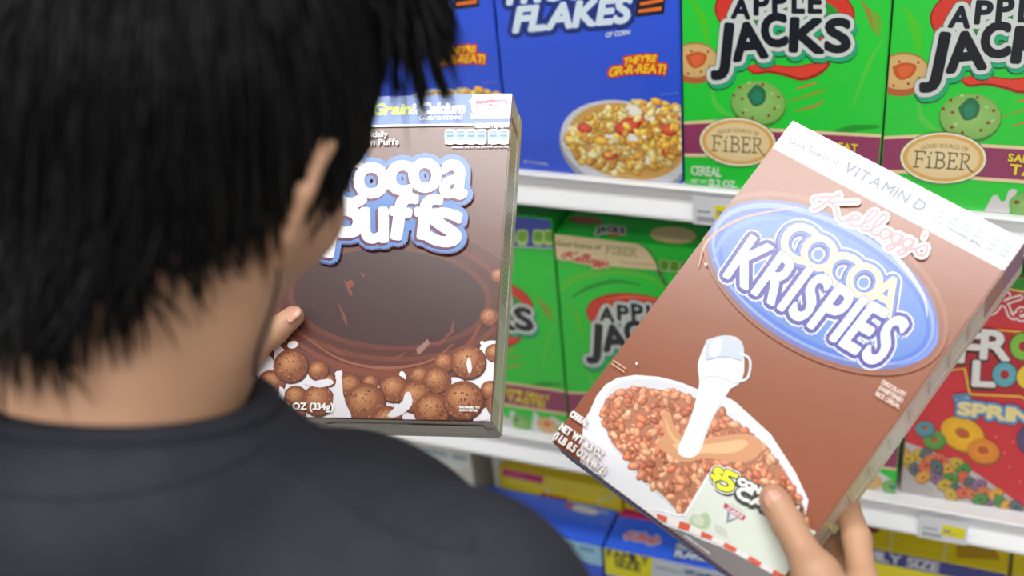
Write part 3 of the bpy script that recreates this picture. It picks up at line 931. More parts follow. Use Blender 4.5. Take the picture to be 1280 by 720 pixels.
for x, y, r in PF:
    X, Y = zB((x, y))[0]; R = r / 3
    a.ell(X, Y, R, R * .97, 0, (82, 44, 32), 32)
    a.ell(X - R * .04, Y - R * .06, R * .95, R * .9, 0, (122, 68, 44), 32, mid=(158, 100, 66), moff=(-R * .15, -R * .25))
    a.ell(X - R * .12, Y - R * .22, R * .66, R * .55, -15, (150, 92, 60), 28, mid=(196, 142, 98), moff=(-R * .1, -R * .14))
    a.up()
    for i in range(int(14 + R * 1.6)):
        an, rr = q.uniform(0, 6.28), R * math.sqrt(q.uniform(0, .72))
        px, py = X + rr * math.cos(an), Y + rr * math.sin(an)
        a.lift += 2e-7
        dk = q.random() < .55
        a.ell(px, py, R * q.uniform(.03, .09), R * q.uniform(.02, .05), q.uniform(0, 180), (96, 52, 36) if dk else (176, 120, 82), 7, False)
# milk running in front of the puffs
for P in (((352, 520), (362, 470), (360, 445), (378, 440), (384, 470), (392, 540), (420, 612), (352, 612)), ((612, 545), (622, 515), (640, 515), (646, 560), (600, 600), (560, 605), (560, 590)), ((850, 405), (856, 385), (866, 392), (870, 430), (858, 440)),
          ((150, 490), (166, 500), (168, 530), (150, 515)), ((896, 606), (915, 592), (935, 612), (900, 618)), ((240, 480), (330, 462), (352, 480), (300, 495))):
    a.poly(zB(*P), MILK, k=3)
a.part('nutrition_strip')
a.poly([(340, 100), (660, 100), (660, 156.2), (340, 160.5)], (52, 112, 200))
a.stroke([(340, 160.4), (660, 155.2)], 2.8, (236, 240, 246))
a.text('Whole Grain', (396, 145.5), (513, 143.2), (400, 132), (516, 130.5), (206, 224, 60), .9, [(.6, (90, 130, 60))])
a.text('&', (514, 144), (523, 144), (515, 130), col=(226, 236, 246), bold=.2)
a.text('Calcium', (524.5, 143.2), (580, 142), (527.5, 130.2), (583, 129), (246, 250, 252), 1.15, [(.6, (70, 110, 170))])
a.text('Guaranteed', (523.5, 151), (577, 150), (525.5, 144.2), (579, 143.2), (236, 244, 250), .3, sp=.1)
a.poly(zT((838, 60), (1000, 52), (1152, 52), (1150, 252), (820, 256), (822, 212), (836, 205), (826, 128), (803, 110), (832, 96)), (244, 244, 248))
a.poly(zT((862, 105), (940, 104), (985, 92), (1040, 100), (1120, 98), (1126, 205), (862, 216)), (160, 140, 160)); a.poly(zT((868, 109), (940, 108), (985, 97), (1040, 105), (1114, 103), (1118, 200), (868, 211)), (240, 236, 242))
a.poly(zT((868, 109), (940, 108), (985, 97), (1030, 105), (1024, 150), (868, 176)), (170, 50, 110)); a.poly(zT((1024, 104), (1114, 103), (1116, 140), (1024, 150)), (190, 100, 150))
a.text('BOX TOPS', zT((878, 170))[0], zT((1100, 146))[0], zT((876, 140))[0], zT((1098, 116))[0], (248, 244, 248), .7, [(.5, (150, 60, 110))])
a.stroke(zT((880, 184), (1100, 165)), .8, (140, 110, 130)); a.text('FOR EDUCATION', zT((890, 202))[0], zT((1090, 188))[0], zT((890, 190))[0], col=(140, 120, 140), bold=.1)
a.stroke(zT((930, 78), (1010, 74)), .6, (150, 170, 200)); a.stroke(zT((930, 238), (1010, 232)), .6, (150, 170, 200)); a.ell(*zT((848, 206))[0], 1.6, 1, 0, (60, 80, 110))
a.text('Nutrition Highlights', (593, 161.2), (636.5, 160.2), (593, 157.6), col=(236, 236, 240), bold=.18)
for i, x in enumerate((556.5, 569.6, 582.6, 595.4, 610.3, 623.3)):
    wd = 13.4
    q4 = [(x + .8, 163.2), (x + wd * .5, 162.4), (x + wd - .8, 163.2), (x + wd, 166), (x + wd, 178), (x + wd - .8, 181), (x + wd * .5, 182), (x + .8, 181), (x, 178), (x, 166)]
    a.poly(q4, (232, 238, 244), k=2)
    a.poly([(x + wd / 2 + (p[0] - x - wd / 2) * .86, 172 + (p[1] - 172) * (.86 if p[1] < 172 else .45)) for p in q4], (130, 170, 200), k=2)
    a.stroke([(x + 3, 166.4), (x + wd - 3, 166.3)], .9, (70, 100, 130)); a.stroke([(x + 3.5, 171), (x + wd - 3.5, 171)], 2.2, (70, 100, 130)); a.stroke([(x + 5, 178.8), (x + wd - 5, 178.8)], .8, (150, 170, 190))
a.text('Amounts with 1/2 cup skim milk per serving', (565, 186), (636, 185), (565, 183.6), col=(230, 226, 230), bold=.12)
a.part('description')
a.text('Naturally and Artificially', (384, 174), (485, 172.3), (384, 167), (485, 165.4), (238, 236, 236), .3)
a.text('Flavored Corn Puffs', (396, 184), (499, 182), (396, 177), (499, 175), (238, 236, 236), .3)
a.text('NET WT 11.8 OZ (334g)', (302, 511), (417.5, 513.5), (302, 504), (417.5, 505), (244, 244, 244), .45)
a.text('ENLARGED TO', (575, 511), (600, 511.5), (575, 508.5), col=(230, 224, 224), bold=.3); a.text('SHOW DETAIL', (575, 515), (598, 515.5), (575, 512.5), col=(230, 224, 224), bold=.3)
a.part('logo')
up = lambda q: [(c, *zA((x, y))[0], w / 3, h / 3, an) for c, x, y, w, h, an in q]
co = [('C', 400, 418, 145, 205, -6), ('o', 496, 412, 136, 138, 3), ('c', 600, 402, 104, 134, 4), ('o', 697, 393, 126, 132, 0), ('a', 806, 408, 108, 148, 5)]
pu = [('P', 396, 606, 146, 208, 9), ('u', 507, 580, 108, 138, -1), ('f', 611, 546, 104, 184, 8), ('f', 706, 548, 104, 176, 6), ('s', 770, 588, 138, 148, 8)]
A = up(co + pu)
a.letters(A, (88, 132, 200), 3.0, [(7.5, (70, 70, 120), (0, 1)), (6.6, (88, 132, 200))])
a.poly(zA((360, 480), (480, 440), (640, 450), (800, 470), (810, 560), (640, 600), (480, 620), (380, 560)), (76, 124, 198))
a.letters(A, (92, 28, 80), 3.2, [(1.0, (92, 28, 80), (-2.2, 2.2)), (.8, (92, 28, 80), (-1, 1))])
a.letters(A, (240, 240, 246), 3.1)
a.build(puffs)
# side panel: nutrition facts
b = Art(PD, PH); b.fr = None
b.part('side_print')
for i in range(34):
    y = PH - .03 - i * .0045
    b.stroke([(.006, y), (PD - (.008 + .014 * ((i * 7) % 5) / 5), y)], .0009, (130, 126, 118))
b.stroke([(.005, PH - .022), (PD - .006, PH - .022)], .005, (90, 86, 84)); b.poly([(.004, .02), (PD - .006, .02), (PD - .006, .085), (.004, .085)], (206, 202, 188))
b.build(puffs)
for c in puffs.children:
    if c.name.startswith('side_print'):
        c.matrix_local = Matrix.Translation((PW, 0, 0)) @ Matrix(((0, -1, 0, 0), (1, 0, 0, 0), (0, 0, 1, 0), (0, 0, 0, 1)))
# underside: code block patches
b = Art(PW, PD); b.fr = None
b.part('underside_print')
b.poly([(.122, .012), (.186, .012), (.186, .036), (.122, .036)], (168, 164, 154)); b.poly([(.058, .016), (.088, .014), (.086, .022), (.09, .03), (.06, .03), (.063, .024)], (172, 168, 158))
b.build(puffs)
for c in puffs.children:
    if c.name.startswith('underside_print'):
        c.matrix_local = Matrix.Translation((0, 0, -.0007)) @ Matrix(((1, 0, 0, 0), (0, 0, 1, 0), (0, 1, 0, 0), (0, 0, 0, 1)))

# ================================================================== the chocolate rice box held in the right hand
KM = np.array([[0.9043452, 0.0148481, 0.42654342], [-0.34535301, 0.6126835, 0.7108799], [-0.2507809, -0.79018888, 0.55920522]])
KO = np.array([0.21145282, -0.44516265, 0.01060419 + Z])
KW, KH, KD = .1915, .305, .0569
kris = thing('cereal_box', 'brown chocolate rice cereal box with blue oval, held tilted in the right hand', 'cereal box', pose(KO, KM[:, 0], KM[:, 1], KM[:, 2]))
carton(kris, KW, KH, KD, (138, 76, 48), (196, 188, 170), (226, 226, 232), (112, 104, 112), (206, 200, 190))
a = Art(KW, KH); a.fr = Frame(KO, KM[:, 0], KM[:, 2])
zK = Q(860, 130, 2.4); zL = Q(870, 250, 3.129); z8k = Q(680, 380, 2.1182); z5k = Q(690, 440, 4.5); zN = Q(680, 530, 5.5375); zG = Q(800, 620, 7.2); zH = Q(880, 560, 4.5)
a.part('top_strip')
a.poly([(980, 130), (1300, 290), (1261, 341), (965, 184), (940, 170)], (238, 240, 246))
a.stroke([(940, 171), (965, 184.5), (1261, 341.5), (1290, 357)], 1.6, (176, 150, 140))
a.text('Good Source of', (986, 178), (1046, 208), (990, 170.5), (1049.5, 200.5), (104, 104, 110), .3)
a.text('VITAMIN D', (1053, 213), (1152, 265), (1060.5, 202), (1160, 254), (92, 106, 132), .7, sp=.15)
for i in range(6):
    t0 = i / 6
    x = 1172 + 92 * t0 + (5 if i > 3 else 0); y = 259 + 47 * t0 + (2.5 if i > 3 else 0)
    a.poly([(x, y), (x + 14, y + 7), (x + 6, y + 26), (x - 8, y + 19)], (176, 198, 228), k=2)
    for j in range(3):
        a.stroke([(x + 2 - 3 * j, y + 5 + 6 * j), (x + 10 - 3 * j, y + 9 + 6 * j)], 2.2, (120, 142, 176))
a.text('amount per serving', (1188, 288), (1226, 309), (1189.5, 285.5), col=(110, 104, 108), bold=.2)
a.part('bowl_picture')
a.poly([*zN((275, -20), (268, 60), (258, 140), (250, 200), (252, 300)), (850, 720), (960, 700), (1006, 650), *z8k((700, 520), (665, 445), (600, 345), (505, 258), (440, 225)), *z5k((830, 215), (720, 170), (600, 140), (470, 130), (370, 146), (300, 186), (250, 250), (215, 330))], (226, 228, 234))
a.poly([*z5k((830, 228), (720, 186), (600, 158), (480, 150), (390, 166), (330, 206), (290, 268), (268, 340), (272, 410)), *zN((400, 0), (470, 150), (560, 255), (690, 410), (850, 545), (890, 590)), (900, 660), *z8k((690, 560), (668, 478), (640, 432), (560, 345), (490, 285), (440, 250))], (206, 208, 216))
inner = [*z5k((830, 265), (700, 228), (560, 205), (450, 200), (360, 220), (300, 270), (283, 330), (290, 400), (330, 490)), *zN((420, 0), (470, 130), (560, 230), (700, 390), (850, 520), (890, 570)), (860, 650), (940, 690), (1010, 670), *z8k((690, 540), (660, 480), (630, 430), (550, 345), (480, 290), (440, 262))]
a.poly(inner, (176, 116, 88))
speckle_cereal(a, in_poly(inner), (745, 480, 1010, 690), 620, [(186, 116, 84), (176, 100, 70), (200, 132, 100), (160, 88, 62), (206, 146, 112), (190, 120, 92)], 4.4, 8.4, 21, .62)
a.poly(z8k((320, 345), (312, 300), (330, 285), (345, 320), (365, 350), (380, 345), (395, 300), (408, 290), (410, 320), (400, 360), (430, 355), (470, 350), (540, 345), (580, 370), (560, 410), (500, 420), (430, 410), (370, 420), (330, 400), (300, 372)), (200, 146, 106), k=4)
a.poly(z8k((340, 372), (380, 366), (430, 372), (520, 360), (540, 372), (500, 395), (420, 396), (370, 402)), (222, 176, 134), k=4)
a.stroke(z8k((322, 305), (336, 345), (360, 368), (388, 360), (400, 320)), [2, 4, 5, 4, 2], (216, 168, 124), k=4)
a.part('pitcher_picture')
a.poly(z8k((432, 96), (478, 84), (522, 100), (530, 180), (512, 215), (490, 228), (470, 262), (446, 308), (428, 350), (412, 392), (388, 408), (360, 400), (356, 380), (372, 345), (396, 280), (412, 210), (408, 160)), (228, 230, 236), k=3)
a.poly(z8k((430, 96), (478, 84), (524, 100), (526, 152), (480, 140), (428, 150)), (188, 198, 212), k=3); a.poly(z8k((442, 100), (470, 94), (466, 132), (440, 138)), (216, 222, 230), k=3)
a.stroke(z8k((414, 200), (450, 192), (490, 205), (515, 214)), 1.6, (176, 184, 200), k=4); a.stroke(z8k((428, 150), (480, 141), (526, 152)), 1.4, (150, 160, 180), k=4)
a.stroke(z8k((494, 224), (466, 266), (438, 316), (408, 392)), [1, 3, 3, 1], (206, 208, 216), k=4); a.stroke(z8k((522, 130), (546, 150), (540, 195), (512, 208)), 3, (206, 212, 220), k=4)
a.part('coupon_picture')
# grey foot of the face and the red and white awning of the coupon
a.poly([*zG((120, 200), (250, 275), (420, 330), (560, 395), (740, 465), (870, 530), (1000, 600), (1400, 820)), (1040, 760), (950, 780), (830, 680)], (120, 116, 118))
card = [(856.5, 643.5), (886, 594), (935, 617), (1090, 705), *zG((1320, 740), (1210, 680), (1100, 615), (990, 555), (880, 492), (760, 430), (640, 372), (460, 268), (400, 215))]
a.poly(card, (214, 222, 212))
a.stroke([(886, 594), (856.5, 643.5), *zG((330, 175), (230, 140), (130, 120), (60, 118))], 3, (240, 240, 244))
a.poly(zG((440, 235), (470, 180), (540, 175), (600, 150), (640, 225), (600, 300), (500, 280)), (176, 196, 160), k=4); a.poly(zG((470, 200), (540, 180), (580, 220), (560, 270), (490, 250)), (200, 212, 190), k=4)
for i in range(4):
    y = 250 + 22 * i
    a.stroke(zG((672 + 5 * i, y + 10), (780 + 4 * i, y + 62)), .9, (160, 176, 150))
aw = zG((60, 122), (150, 160), (250, 190), (360, 226), (460, 262), (560, 318), (660, 366), (770, 420), (880, 478), (990, 540), (1100, 602), (1210, 664), (1320, 726))
lo = zG((40, 190), (160, 205), (240, 250), (345, 290), (440, 320), (545, 366), (640, 400), (745, 455), (855, 515), (965, 577), (1075, 639), (1185, 701), (1295, 763))
for i in range(len(aw) - 1):
    a.poly([aw[i], aw[i + 1], lo[i + 1], lo[i]], (214, 92, 68) if i % 2 else (232, 228, 226))
a.text('excellent source of vitamins', zG((400, 362))[0], zG((630, 528))[0], zG((408, 346))[0], col=(196, 192, 196), bold=.25)
# small shield with a word on a red bar
a.poly(zG((790, 120), (905, 196), (780, 250)), (130, 140, 160)); a.poly(zG((815, 150), (880, 196), (800, 220)), (206, 212, 210))
a.poly(zG((768, 62), (955, 186), (935, 222), (906, 216), (752, 104)), (176, 50, 70)); a.text('CARS', zG((782, 124))[0], zG((915, 206))[0], zG((800, 96))[0], zG((933, 180))[0], (226, 216, 220), .4)
a.stroke(zG((820, 66), (940, 150)), .7, (170, 176, 180))
a.part('coupon_lettering')
b5 = [('$', *zH((75, 152))[0], 14, 19, 24), ('5', *zH((134, 190))[0], 22, 27, 24)]
a.letters(b5, (40, 50, 44), 1.6, [(3.6, (60, 66, 62), (1, 2)), (3, (238, 240, 238))])
kc = dict(bl=zH((190, 200))[0], br=zH((520, 366))[0], tl=zH((205, 168))[0], tr=zH((535, 334))[0])
kd = dict(bl=zH((176, 270))[0], br=zH((470, 420))[0], tl=zH((204, 216))[0], tr=zH((498, 366))[0])
for kw, tx in ((kc, 'CONCESSION'), (kd, 'CASH')):
    a.text(tx, **kw, col=(60, 66, 62), bold=1.2, outs=[(3.6, (60, 66, 62), (.5, 2))])
a.letters(b5, (36, 48, 30), 1.5, [(1.5, (36, 48, 30))]); a.letters(b5, (226, 232, 60), 1.3)
for kw, tx in ((kc, 'CONCESSION'), (kd, 'CASH')):
    a.text(tx, **kw, col=(242, 242, 240), bold=1.1)
a.part('logo')
def oval(rx, ry, c, dx=0, dy=0, mid=None):
    a.ell(1029 + dx, 357 + dy, rx, ry, 29, c, 64, mid=mid)
oval(168, 93, (150, 96, 70), 3, -2); oval(164, 89, (134, 78, 54), 2, 0)
oval(158, 84, (92, 104, 172)); oval(153, 79, (128, 152, 208), 0, -1); oval(149, 74, (62, 104, 196), 0, 1); oval(141, 68, (84, 124, 196), 1, 2, mid=(96, 138, 204))
a.stroke(zL((560, 100), (700, 150), (820, 270), (890, 380), (905, 460)), [1, 4, 5, 3, 1], (196, 212, 240), k=6)
a.stroke(zL((790, 650), (880, 620), (935, 560), (945, 480)), [1, 5, 5, 1], (92, 132, 226), k=6)
a.stroke(zL((70, 240), (110, 150), (220, 85), (330, 75)), [2, 6, 6, 2], (104, 142, 222), k=6)
a.stroke(zL((10, 270), (50, 160), (180, 75), (400, 30)), [1, 3, 3, 1], (196, 150, 122), k=6)
ko = dict(bl=zL((112, 300))[0], br=zL((704, 652))[0], tl=zL((218, 146))[0], tr=zL((838, 486))[0])
cq = [('C', *zL((402, 168))[0], 44, 50, 30), ('O', *zL((482, 212))[0], 46, 46, 30), ('C', *zL((572, 278))[0], 44, 48, 30), ('O', *zL((660, 322))[0], 46, 46, 30), ('A', *zL((742, 372))[0], 42, 48, 30)]
for r_, c_, o_ in ((7.8, (236, 240, 250), (-1, 1.5)), (6.2, (72, 66, 150), (-1, 1.5))):
    a.text('KRISPIES', **ko, col=c_, bold=1.4 + r_, sp=.14); a.letters(cq, c_, 1.2, [(r_, c_, o_)])
a.letters(cq, (84, 128, 206), 1.2, [(3.6, (84, 128, 206))])
a.letters(cq, (60, 72, 160), 1.3, [(1.1, (60, 72, 160))]); a.letters(cq, (240, 222, 172), 1.4)
a.text('KRISPIES', **ko, col=(62, 76, 166), bold=3.3, sp=.14)
a.text('KRISPIES', **ko, col=(246, 248, 252), bold=1.9, sp=.14)
a.part('signature')
a.script(zK((362, 318))[0], zK((722, 472))[0], zK((398, 248))[0], 3.6, (206, 130, 140), 5.0, (240, 236, 240))
a.part('description')
for i, tx in enumerate(('CHOCOLATEY', 'SWEETENED', 'RICE CEREAL')):
    a.text(tx, (1101.5 - 3.6 * i, 481 + 7.2 * i), (1131 - 3.6 * i, 498 + 7.2 * i), (1104 - 3.6 * i, 476 + 7.2 * i), col=(226, 206, 196), bold=.25)
for i in range(2):
    a.stroke([(768 - 2 * i, 452 + 4 * i), (783 - 2 * i, 462 + 4 * i)], 1.5, (206, 170, 150))
for t_, bl, br, tl, hc in (('CEREAL', (713.5, 521), (734, 534.5), (717, 514.5), 1), ('NET WT 16.5 OZ', (700, 537.5), (752.5, 574), (704.5, 530), 1), ('(1 LB 0.5 OZ)(467g)', (692.5, 548.5), (756, 594), (697.5, 541), 1)):
    a.text(t_, bl, br, tl, col=(240, 236, 234), bold=.42, outs=[(.6, (160, 140, 140))], sp=.12)
for p in ((883, 332), (797, 456)): a.ell(*p, 1.6, 1.6, 0, (240, 236, 234), 8)
a.build(kris)
b = Art(KD, KH); b.fr = None
b.part('side_print')
for i in range(9):
    z0 = .07 + i * .024
    b.poly([(.010, z0), (KD - .012, z0 + .002), (KD - .012, z0 + .017), (.010, z0 + .015)], (208, 200, 184))
    b.stroke([(.008, z0 - .004), (KD - .01, z0 - .003)], .0007, (110, 96, 90))
b.poly([(0, KH - .05), (KD, KH - .05), (KD, KH - .026), (0, KH - .026)], (150, 96, 76)); b.poly([(0, KH - .026), (KD, KH - .026), (KD, KH), (0, KH)], (128, 90, 130))
b.poly([(.002, .0), (.03, .0), (.03, .044), (.002, .042)], (206, 190, 30))
b.build(kris)
for c in kris.children:
    if c.name.startswith('side_print'):
        c.matrix_local = Matrix.Translation((KW, 0, 0)) @ Matrix(((0, -1, 0, 0), (1, 0, 0, 0), (0, 0, 1, 0), (0, 0, 0, 1)))

# ================================================================== light: fluorescent strips of the store ceiling plus an added rear fill pair, daylight-white
def strip(x, y, z, sx, sy, power, col=(1, .98, .95)):
    ld = bpy.data.lights.new('ceiling_and_fill_light', 'AREA')
    ld.shape = 'RECTANGLE'; ld.size = sx; ld.size_y = sy; ld.energy = power; ld.color = col
    o = bpy.data.objects.new('ceiling_and_fill_light', ld); COL.objects.link(o); o.location = (x, y, z)
strip(.22, -.60, 3.0, 1.5, .30, 24)
strip(-2.2, -1.6, 3.0, 2.4, .3, 20); strip(2.2, -1.6, 3.0, 2.4, .3, 20)
strip(-.6, -2.9, 3.0, 2.6, .3, 62); strip(1.4, -2.9, 3.0, 2.6, .3, 62)  # unseen rear pair, added as frontal fill for the upright box faces
w = bpy.data.worlds.new('store'); SC.world = w; w.use_nodes = True
w.node_tree.nodes['Background'].inputs['Color'].default_value = (.95, .97, 1, 1)
w.node_tree.nodes['Background'].inputs['Strength'].default_value = .22
SC.view_settings.view_transform = 'Standard'; SC.view_settings.look = 'None'; SC.view_settings.exposure = 0.0; SC.view_settings.gamma = 1.0
SC.view_settings.use_curve_mapping = False

# ================================================================== the person
class Field:
    """signed distance volume; shapes melt into each other, then one skin is drawn around them"""
    def __init__(s, lo, hi, vox):
        s.lo = np.array(lo, float); s.vox = vox
        s.n = np.ceil((np.array(hi, float) - s.lo) / vox).astype(int) + 1
        s.D = np.full(tuple(s.n), 1.0, dtype=np.float32)
    def _block(s, lo, hi):
        a = np.maximum(0, np.floor((lo - s.lo) / s.vox).astype(int))
        b = np.minimum(s.n, np.ceil((hi - s.lo) / s.vox).astype(int) + 1)
        if np.any(b <= a):
            return None, None
        sl = tuple(slice(a[i], b[i]) for i in range(3))
        g = [s.lo[i] + s.vox * np.arange(a[i], b[i]) for i in range(3)]
        return sl, np.stack(np.meshgrid(*g, indexing='ij'), -1)
    def _mix(s, sl, d, k, cut=False):
        o = s.D[sl]
        if cut:
            d = -d
            h = np.clip(.5 - .5 * (o - d) / k, 0, 1)
            s.D[sl] = o * (1 - h) + d * h + k * h * (1 - h)
        else:
            h = np.clip(.5 + .5 * (o - d) / k, 0, 1)
            s.D[sl] = o * (1 - h) + d * h - k * h * (1 - h)
    def cap(s, a, b, ra, rb, k=.01, flat=None, cut=False):
        a = np.array(a, float); b = np.array(b, float)
        R = max(ra, rb) * (1.0 if flat is None else max(1, flat[1])) + 2 * k + 3 * s.vox
        sl, P = s._block(np.minimum(a, b) - R, np.maximum(a, b) + R)
        if sl is None: return
        ab = b - a
        t = np.clip(((P - a) @ ab) / (ab @ ab + 1e-12), 0, 1)
        v = P - a - t[..., None] * ab
        if flat is not None:                       # squash across direction flat[0] by factor flat[1]
            ax = np.array(flat[0], float); ax /= np.linalg.norm(ax)
            c = v @ ax
            v = v + (c * (1 / flat[1] - 1))[..., None] * ax
        d = np.sqrt((v * v).sum(-1)) - (ra + (rb - ra) * t)
        s._mix(sl, d.astype(np.float32), k, cut)
    def chain(s, pts, rs, k=.01, **kw):
        for i in range(len(pts) - 1):
            s.cap(pts[i], pts[i + 1], rs[i], rs[i + 1], k, **kw)
    def ell(s, c, r, M=None, k=.01, cut=False):
        c = np.array(c, float); r = np.array(r, float)
        R = r.max() + 2 * k + 3 * s.vox
        sl, P = s._block(c - R, c + R)
        if sl is None: return
        v = P - c
        if M is not None:
            v = v @ M
        q = v / r
        n = np.sqrt((q * q).sum(-1)) + 1e-9
        g = np.sqrt(((q / r) ** 2).sum(-1)) + 1e-9
        s._mix(sl, (n * (n - 1) / g).astype(np.float32), k, cut)
    def half(s, p, nrm, within=None, k=.004):
        """cut away everything beyond the plane (inside the given box)"""
        nrm = np.array(nrm, float); nrm /= np.linalg.norm(nrm)
        lo, hi = within if within is not None else (s.lo, s.lo + s.vox * s.n)
        sl, P = s._block(np.array(lo, float), np.array(hi, float))
        if sl is None: return
        d = ((P - np.array(p, float)) @ nrm).astype(np.float32)
        s.D[sl] = np.maximum(s.D[sl], d)
    def skin(s, name, relax=2):
        D = s.D
        S = D < 0
        c = np.zeros(tuple(np.array(D.shape) - 1), dtype=np.int8)
        corners = [(i, j, k) for i in (0, 1) for j in (0, 1) for k in (0, 1)]
        sh = lambda A, o: A[o[0]:A.shape[0] - 1 + o[0], o[1]:A.shape[1] - 1 + o[1], o[2]:A.shape[2] - 1 + o[2]]
        for o in corners:
            c += sh(S, o)
        act = (c > 0) & (c < 8)
        idx = np.argwhere(act)
        num = np.full(act.shape, -1, dtype=np.int64)
        num[tuple(idx.T)] = np.arange(len(idx))
        acc = np.zeros((len(idx), 3)); cnt = np.zeros(len(idx))
        val = {o: D[tuple((idx + np.array(o)).T)].astype(float) for o in corners}
        for a in corners:
            for ax in range(3):
                if a[ax] == 0:
                    b = list(a); b[ax] = 1; b = tuple(b)
                    va, vb = val[a], val[b]
                    m = (va < 0) != (vb < 0)
                    t = np.where(m, va / np.where(m, va - vb, 1), 0)
                    p = np.tile(np.array(a, float), (len(idx), 1)); p[:, ax] = t
                    acc[m] += p[m]; cnt[m] += 1
        V = s.lo + s.vox * (idx + acc / cnt[:, None])
        F = []
        for ax in range(3):
            u, v = [(1, 2), (2, 0), (0, 1)][ax]
            sl0 = [slice(None)] * 3; sl1 = [slice(None)] * 3
            sl0[ax] = slice(0, -1); sl1[ax] = slice(1, None)
            A, B = S[tuple(sl0)], S[tuple(sl1)]
            e = np.argwhere(A != B)
            e = e[(e[:, u] > 0) & (e[:, v] > 0) & (e[:, u] < act.shape[u]) & (e[:, v] < act.shape[v])]
            fl = A[tuple(e.T)]
            q = []
            for du, dv in ((0, 0), (-1, 0), (-1, -1), (0, -1)):
                f = e.copy(); f[:, u] += du; f[:, v] += dv
                q.append(num[tuple(f.T)])
            q = np.stack(q, 1)
            q[~fl] = q[~fl][:, ::-1]
            F.append(q)
        F = np.concatenate(F)
        for _ in range(relax):                      # light smoothing
            acc = np.zeros_like(V); cnt = np.zeros(len(V))
            for i in range(4):
                a_, b_ = F[:, i], F[:, (i + 1) % 4]
                np.add.at(acc, a_, V[b_]); np.add.at(acc, b_, V[a_])
                np.add.at(cnt, a_, 1); np.add.at(cnt, b_, 1)
            V = V * .5 + .5 * acc / np.maximum(cnt, 1)[:, None]
        return mesh(name, V.tolist(), F.tolist(), True)

def nz(v):
    v = np.array(v, float)
    return v / np.linalg.norm(v)

SKIN = mat('skin', (196, 152, 122), .48, .4, .10, 260, .06, 22, sss=.10)
HAIR = mat('black_hair', (5, 5, 7), .5, .22)
CLOTH = mat('black_cotton', (47, 49, 57), .92, .15, .22, 900, .10, 40)
JEANS = mat('dark_denim', (30, 36, 56), .9, .2, .2, 700)
NAIL = mat('nail', (214, 160, 140), .3, .5)
BLACKP = mat('black_cord', (14, 14, 16), .45)

# --- landmarks
HC = at(224, 160, .60)                                    # centre of the head
hy, hp, hr = math.radians(-3), math.radians(-30), math.radians(12)
HF = np.array([-math.sin(hy) * math.cos(hp), math.cos(hy) * math.cos(hp), math.sin(hp)])   # where the face looks
HX = nz(np.cross(HF, (0, 0, 1)))
HX = nz(HX + math.tan(hr) * np.cross(HX, HF) * -1)
HU = np.cross(HX, HF)
HM = np.stack([HX, HF, HU], 1)
def hd(x, y, z):
    return HC + HX * x + HF * y + HU * z
NB = at(112, 556, .585)                                   # base of the neck
SR = at(596, 764, .585)                                   # right shoulder joint
SX = SR - NB; SX[2] = 0; SX = nz(SX); SF = np.array([-SX[1], SX[0], 0])
UP = np.array([0, 0, 1.0])
SL = NB - SX * .185 + UP * (SR[2] - NB[2])
EL_R = SR + np.array([.13, -.05, -.25]); WR_R = at(1062, 860, .76)
WR_L = at(215, 545, .90); EL_L = SL + np.array([-.10, .0, -.25])
chest = NB + SF * .05 - UP * .16
belly = NB + SF * .05 - UP * .42
hip = NB + SF * .03 - UP * .60

B = Field((-.42, -.95, Z - .28), (.56, -.30, Z + .60), .0026)
# head
B.ell(hd(0, -.008, .028), (.074, .094, .086), HM, .01)
B.ell(hd(0, .038, -.03), (.062, .058, .082), HM, .02)
for sx in (1, -1):
    B.cap(hd(sx * .056, .002, -.05), hd(sx * .050, .012, -.082), .017, .014, .02)          # jaw angle
    B.cap(hd(sx * .050, .012, -.082), hd(sx * .016, .074, -.112), .014, .014, .02)         # jaw line
    B.ell(hd(sx * .050, .050, -.026), (.020, .026, .024), HM, .018)                         # cheekbone
    B.cap(hd(sx * .045, .078, .022), hd(sx * .012, .09, .020), .009, .010, .012)           # brow
    B.ell(hd(sx * .031, .094, .004), (.014, .012, .009), HM, .006, cut=True)                # eye socket
    B.ell(hd(sx * .031, .083, .003), (.0125, .0125, .0105), HM, .003)                       # lid and eyeball
    B.ell(hd(sx * .010, .108, -.040), (.008, .010, .007), HM, .006)                         # nostril wing
    # ear: rim, bowl, lobe
    ec = hd(sx * .085, -.014, -.006)
    B.ell(ec, (.007, .018, .030), HM @ np.array([[math.cos(.35 * sx), math.sin(.35 * sx), 0], [-math.sin(.35 * sx), math.cos(.35 * sx), 0], [0, 0, 1]]), .006)
    rim = [hd(sx * .085, .000, -.008), hd(sx * .087, .004, .014), hd(sx * .094, -.008, .027), hd(sx * .100, -.026, .020), hd(sx * .100, -.030, -.002), hd(sx * .093, -.022, -.024), hd(sx * .084, -.010, -.038)]
    B.chain(rim, [.004, .0042, .0045, .0046, .0044, .0042, .006], .003)
    B.ell(hd(sx * .098, -.009, -.003), (.008, .009, .014), HM, .003, cut=True)
B.cap(hd(0, .092, .012), hd(0, .112, -.034), .007, .0115, .010)                             # nose
B.cap(hd(-.020, .092, -.068), hd(.020, .092, -.068), .006, .006, .006); B.cap(hd(-.017, .091, -.078), hd(.017, .091, -.078), .007, .007, .006)
B.cap(hd(-.022, .102, -.073), hd(.022, .102, -.073), .0022, .0022, .002, cut=True)          # mouth line
B.ell(hd(0, .082, -.108), (.020, .016, .014), HM, .014)                                      # chin
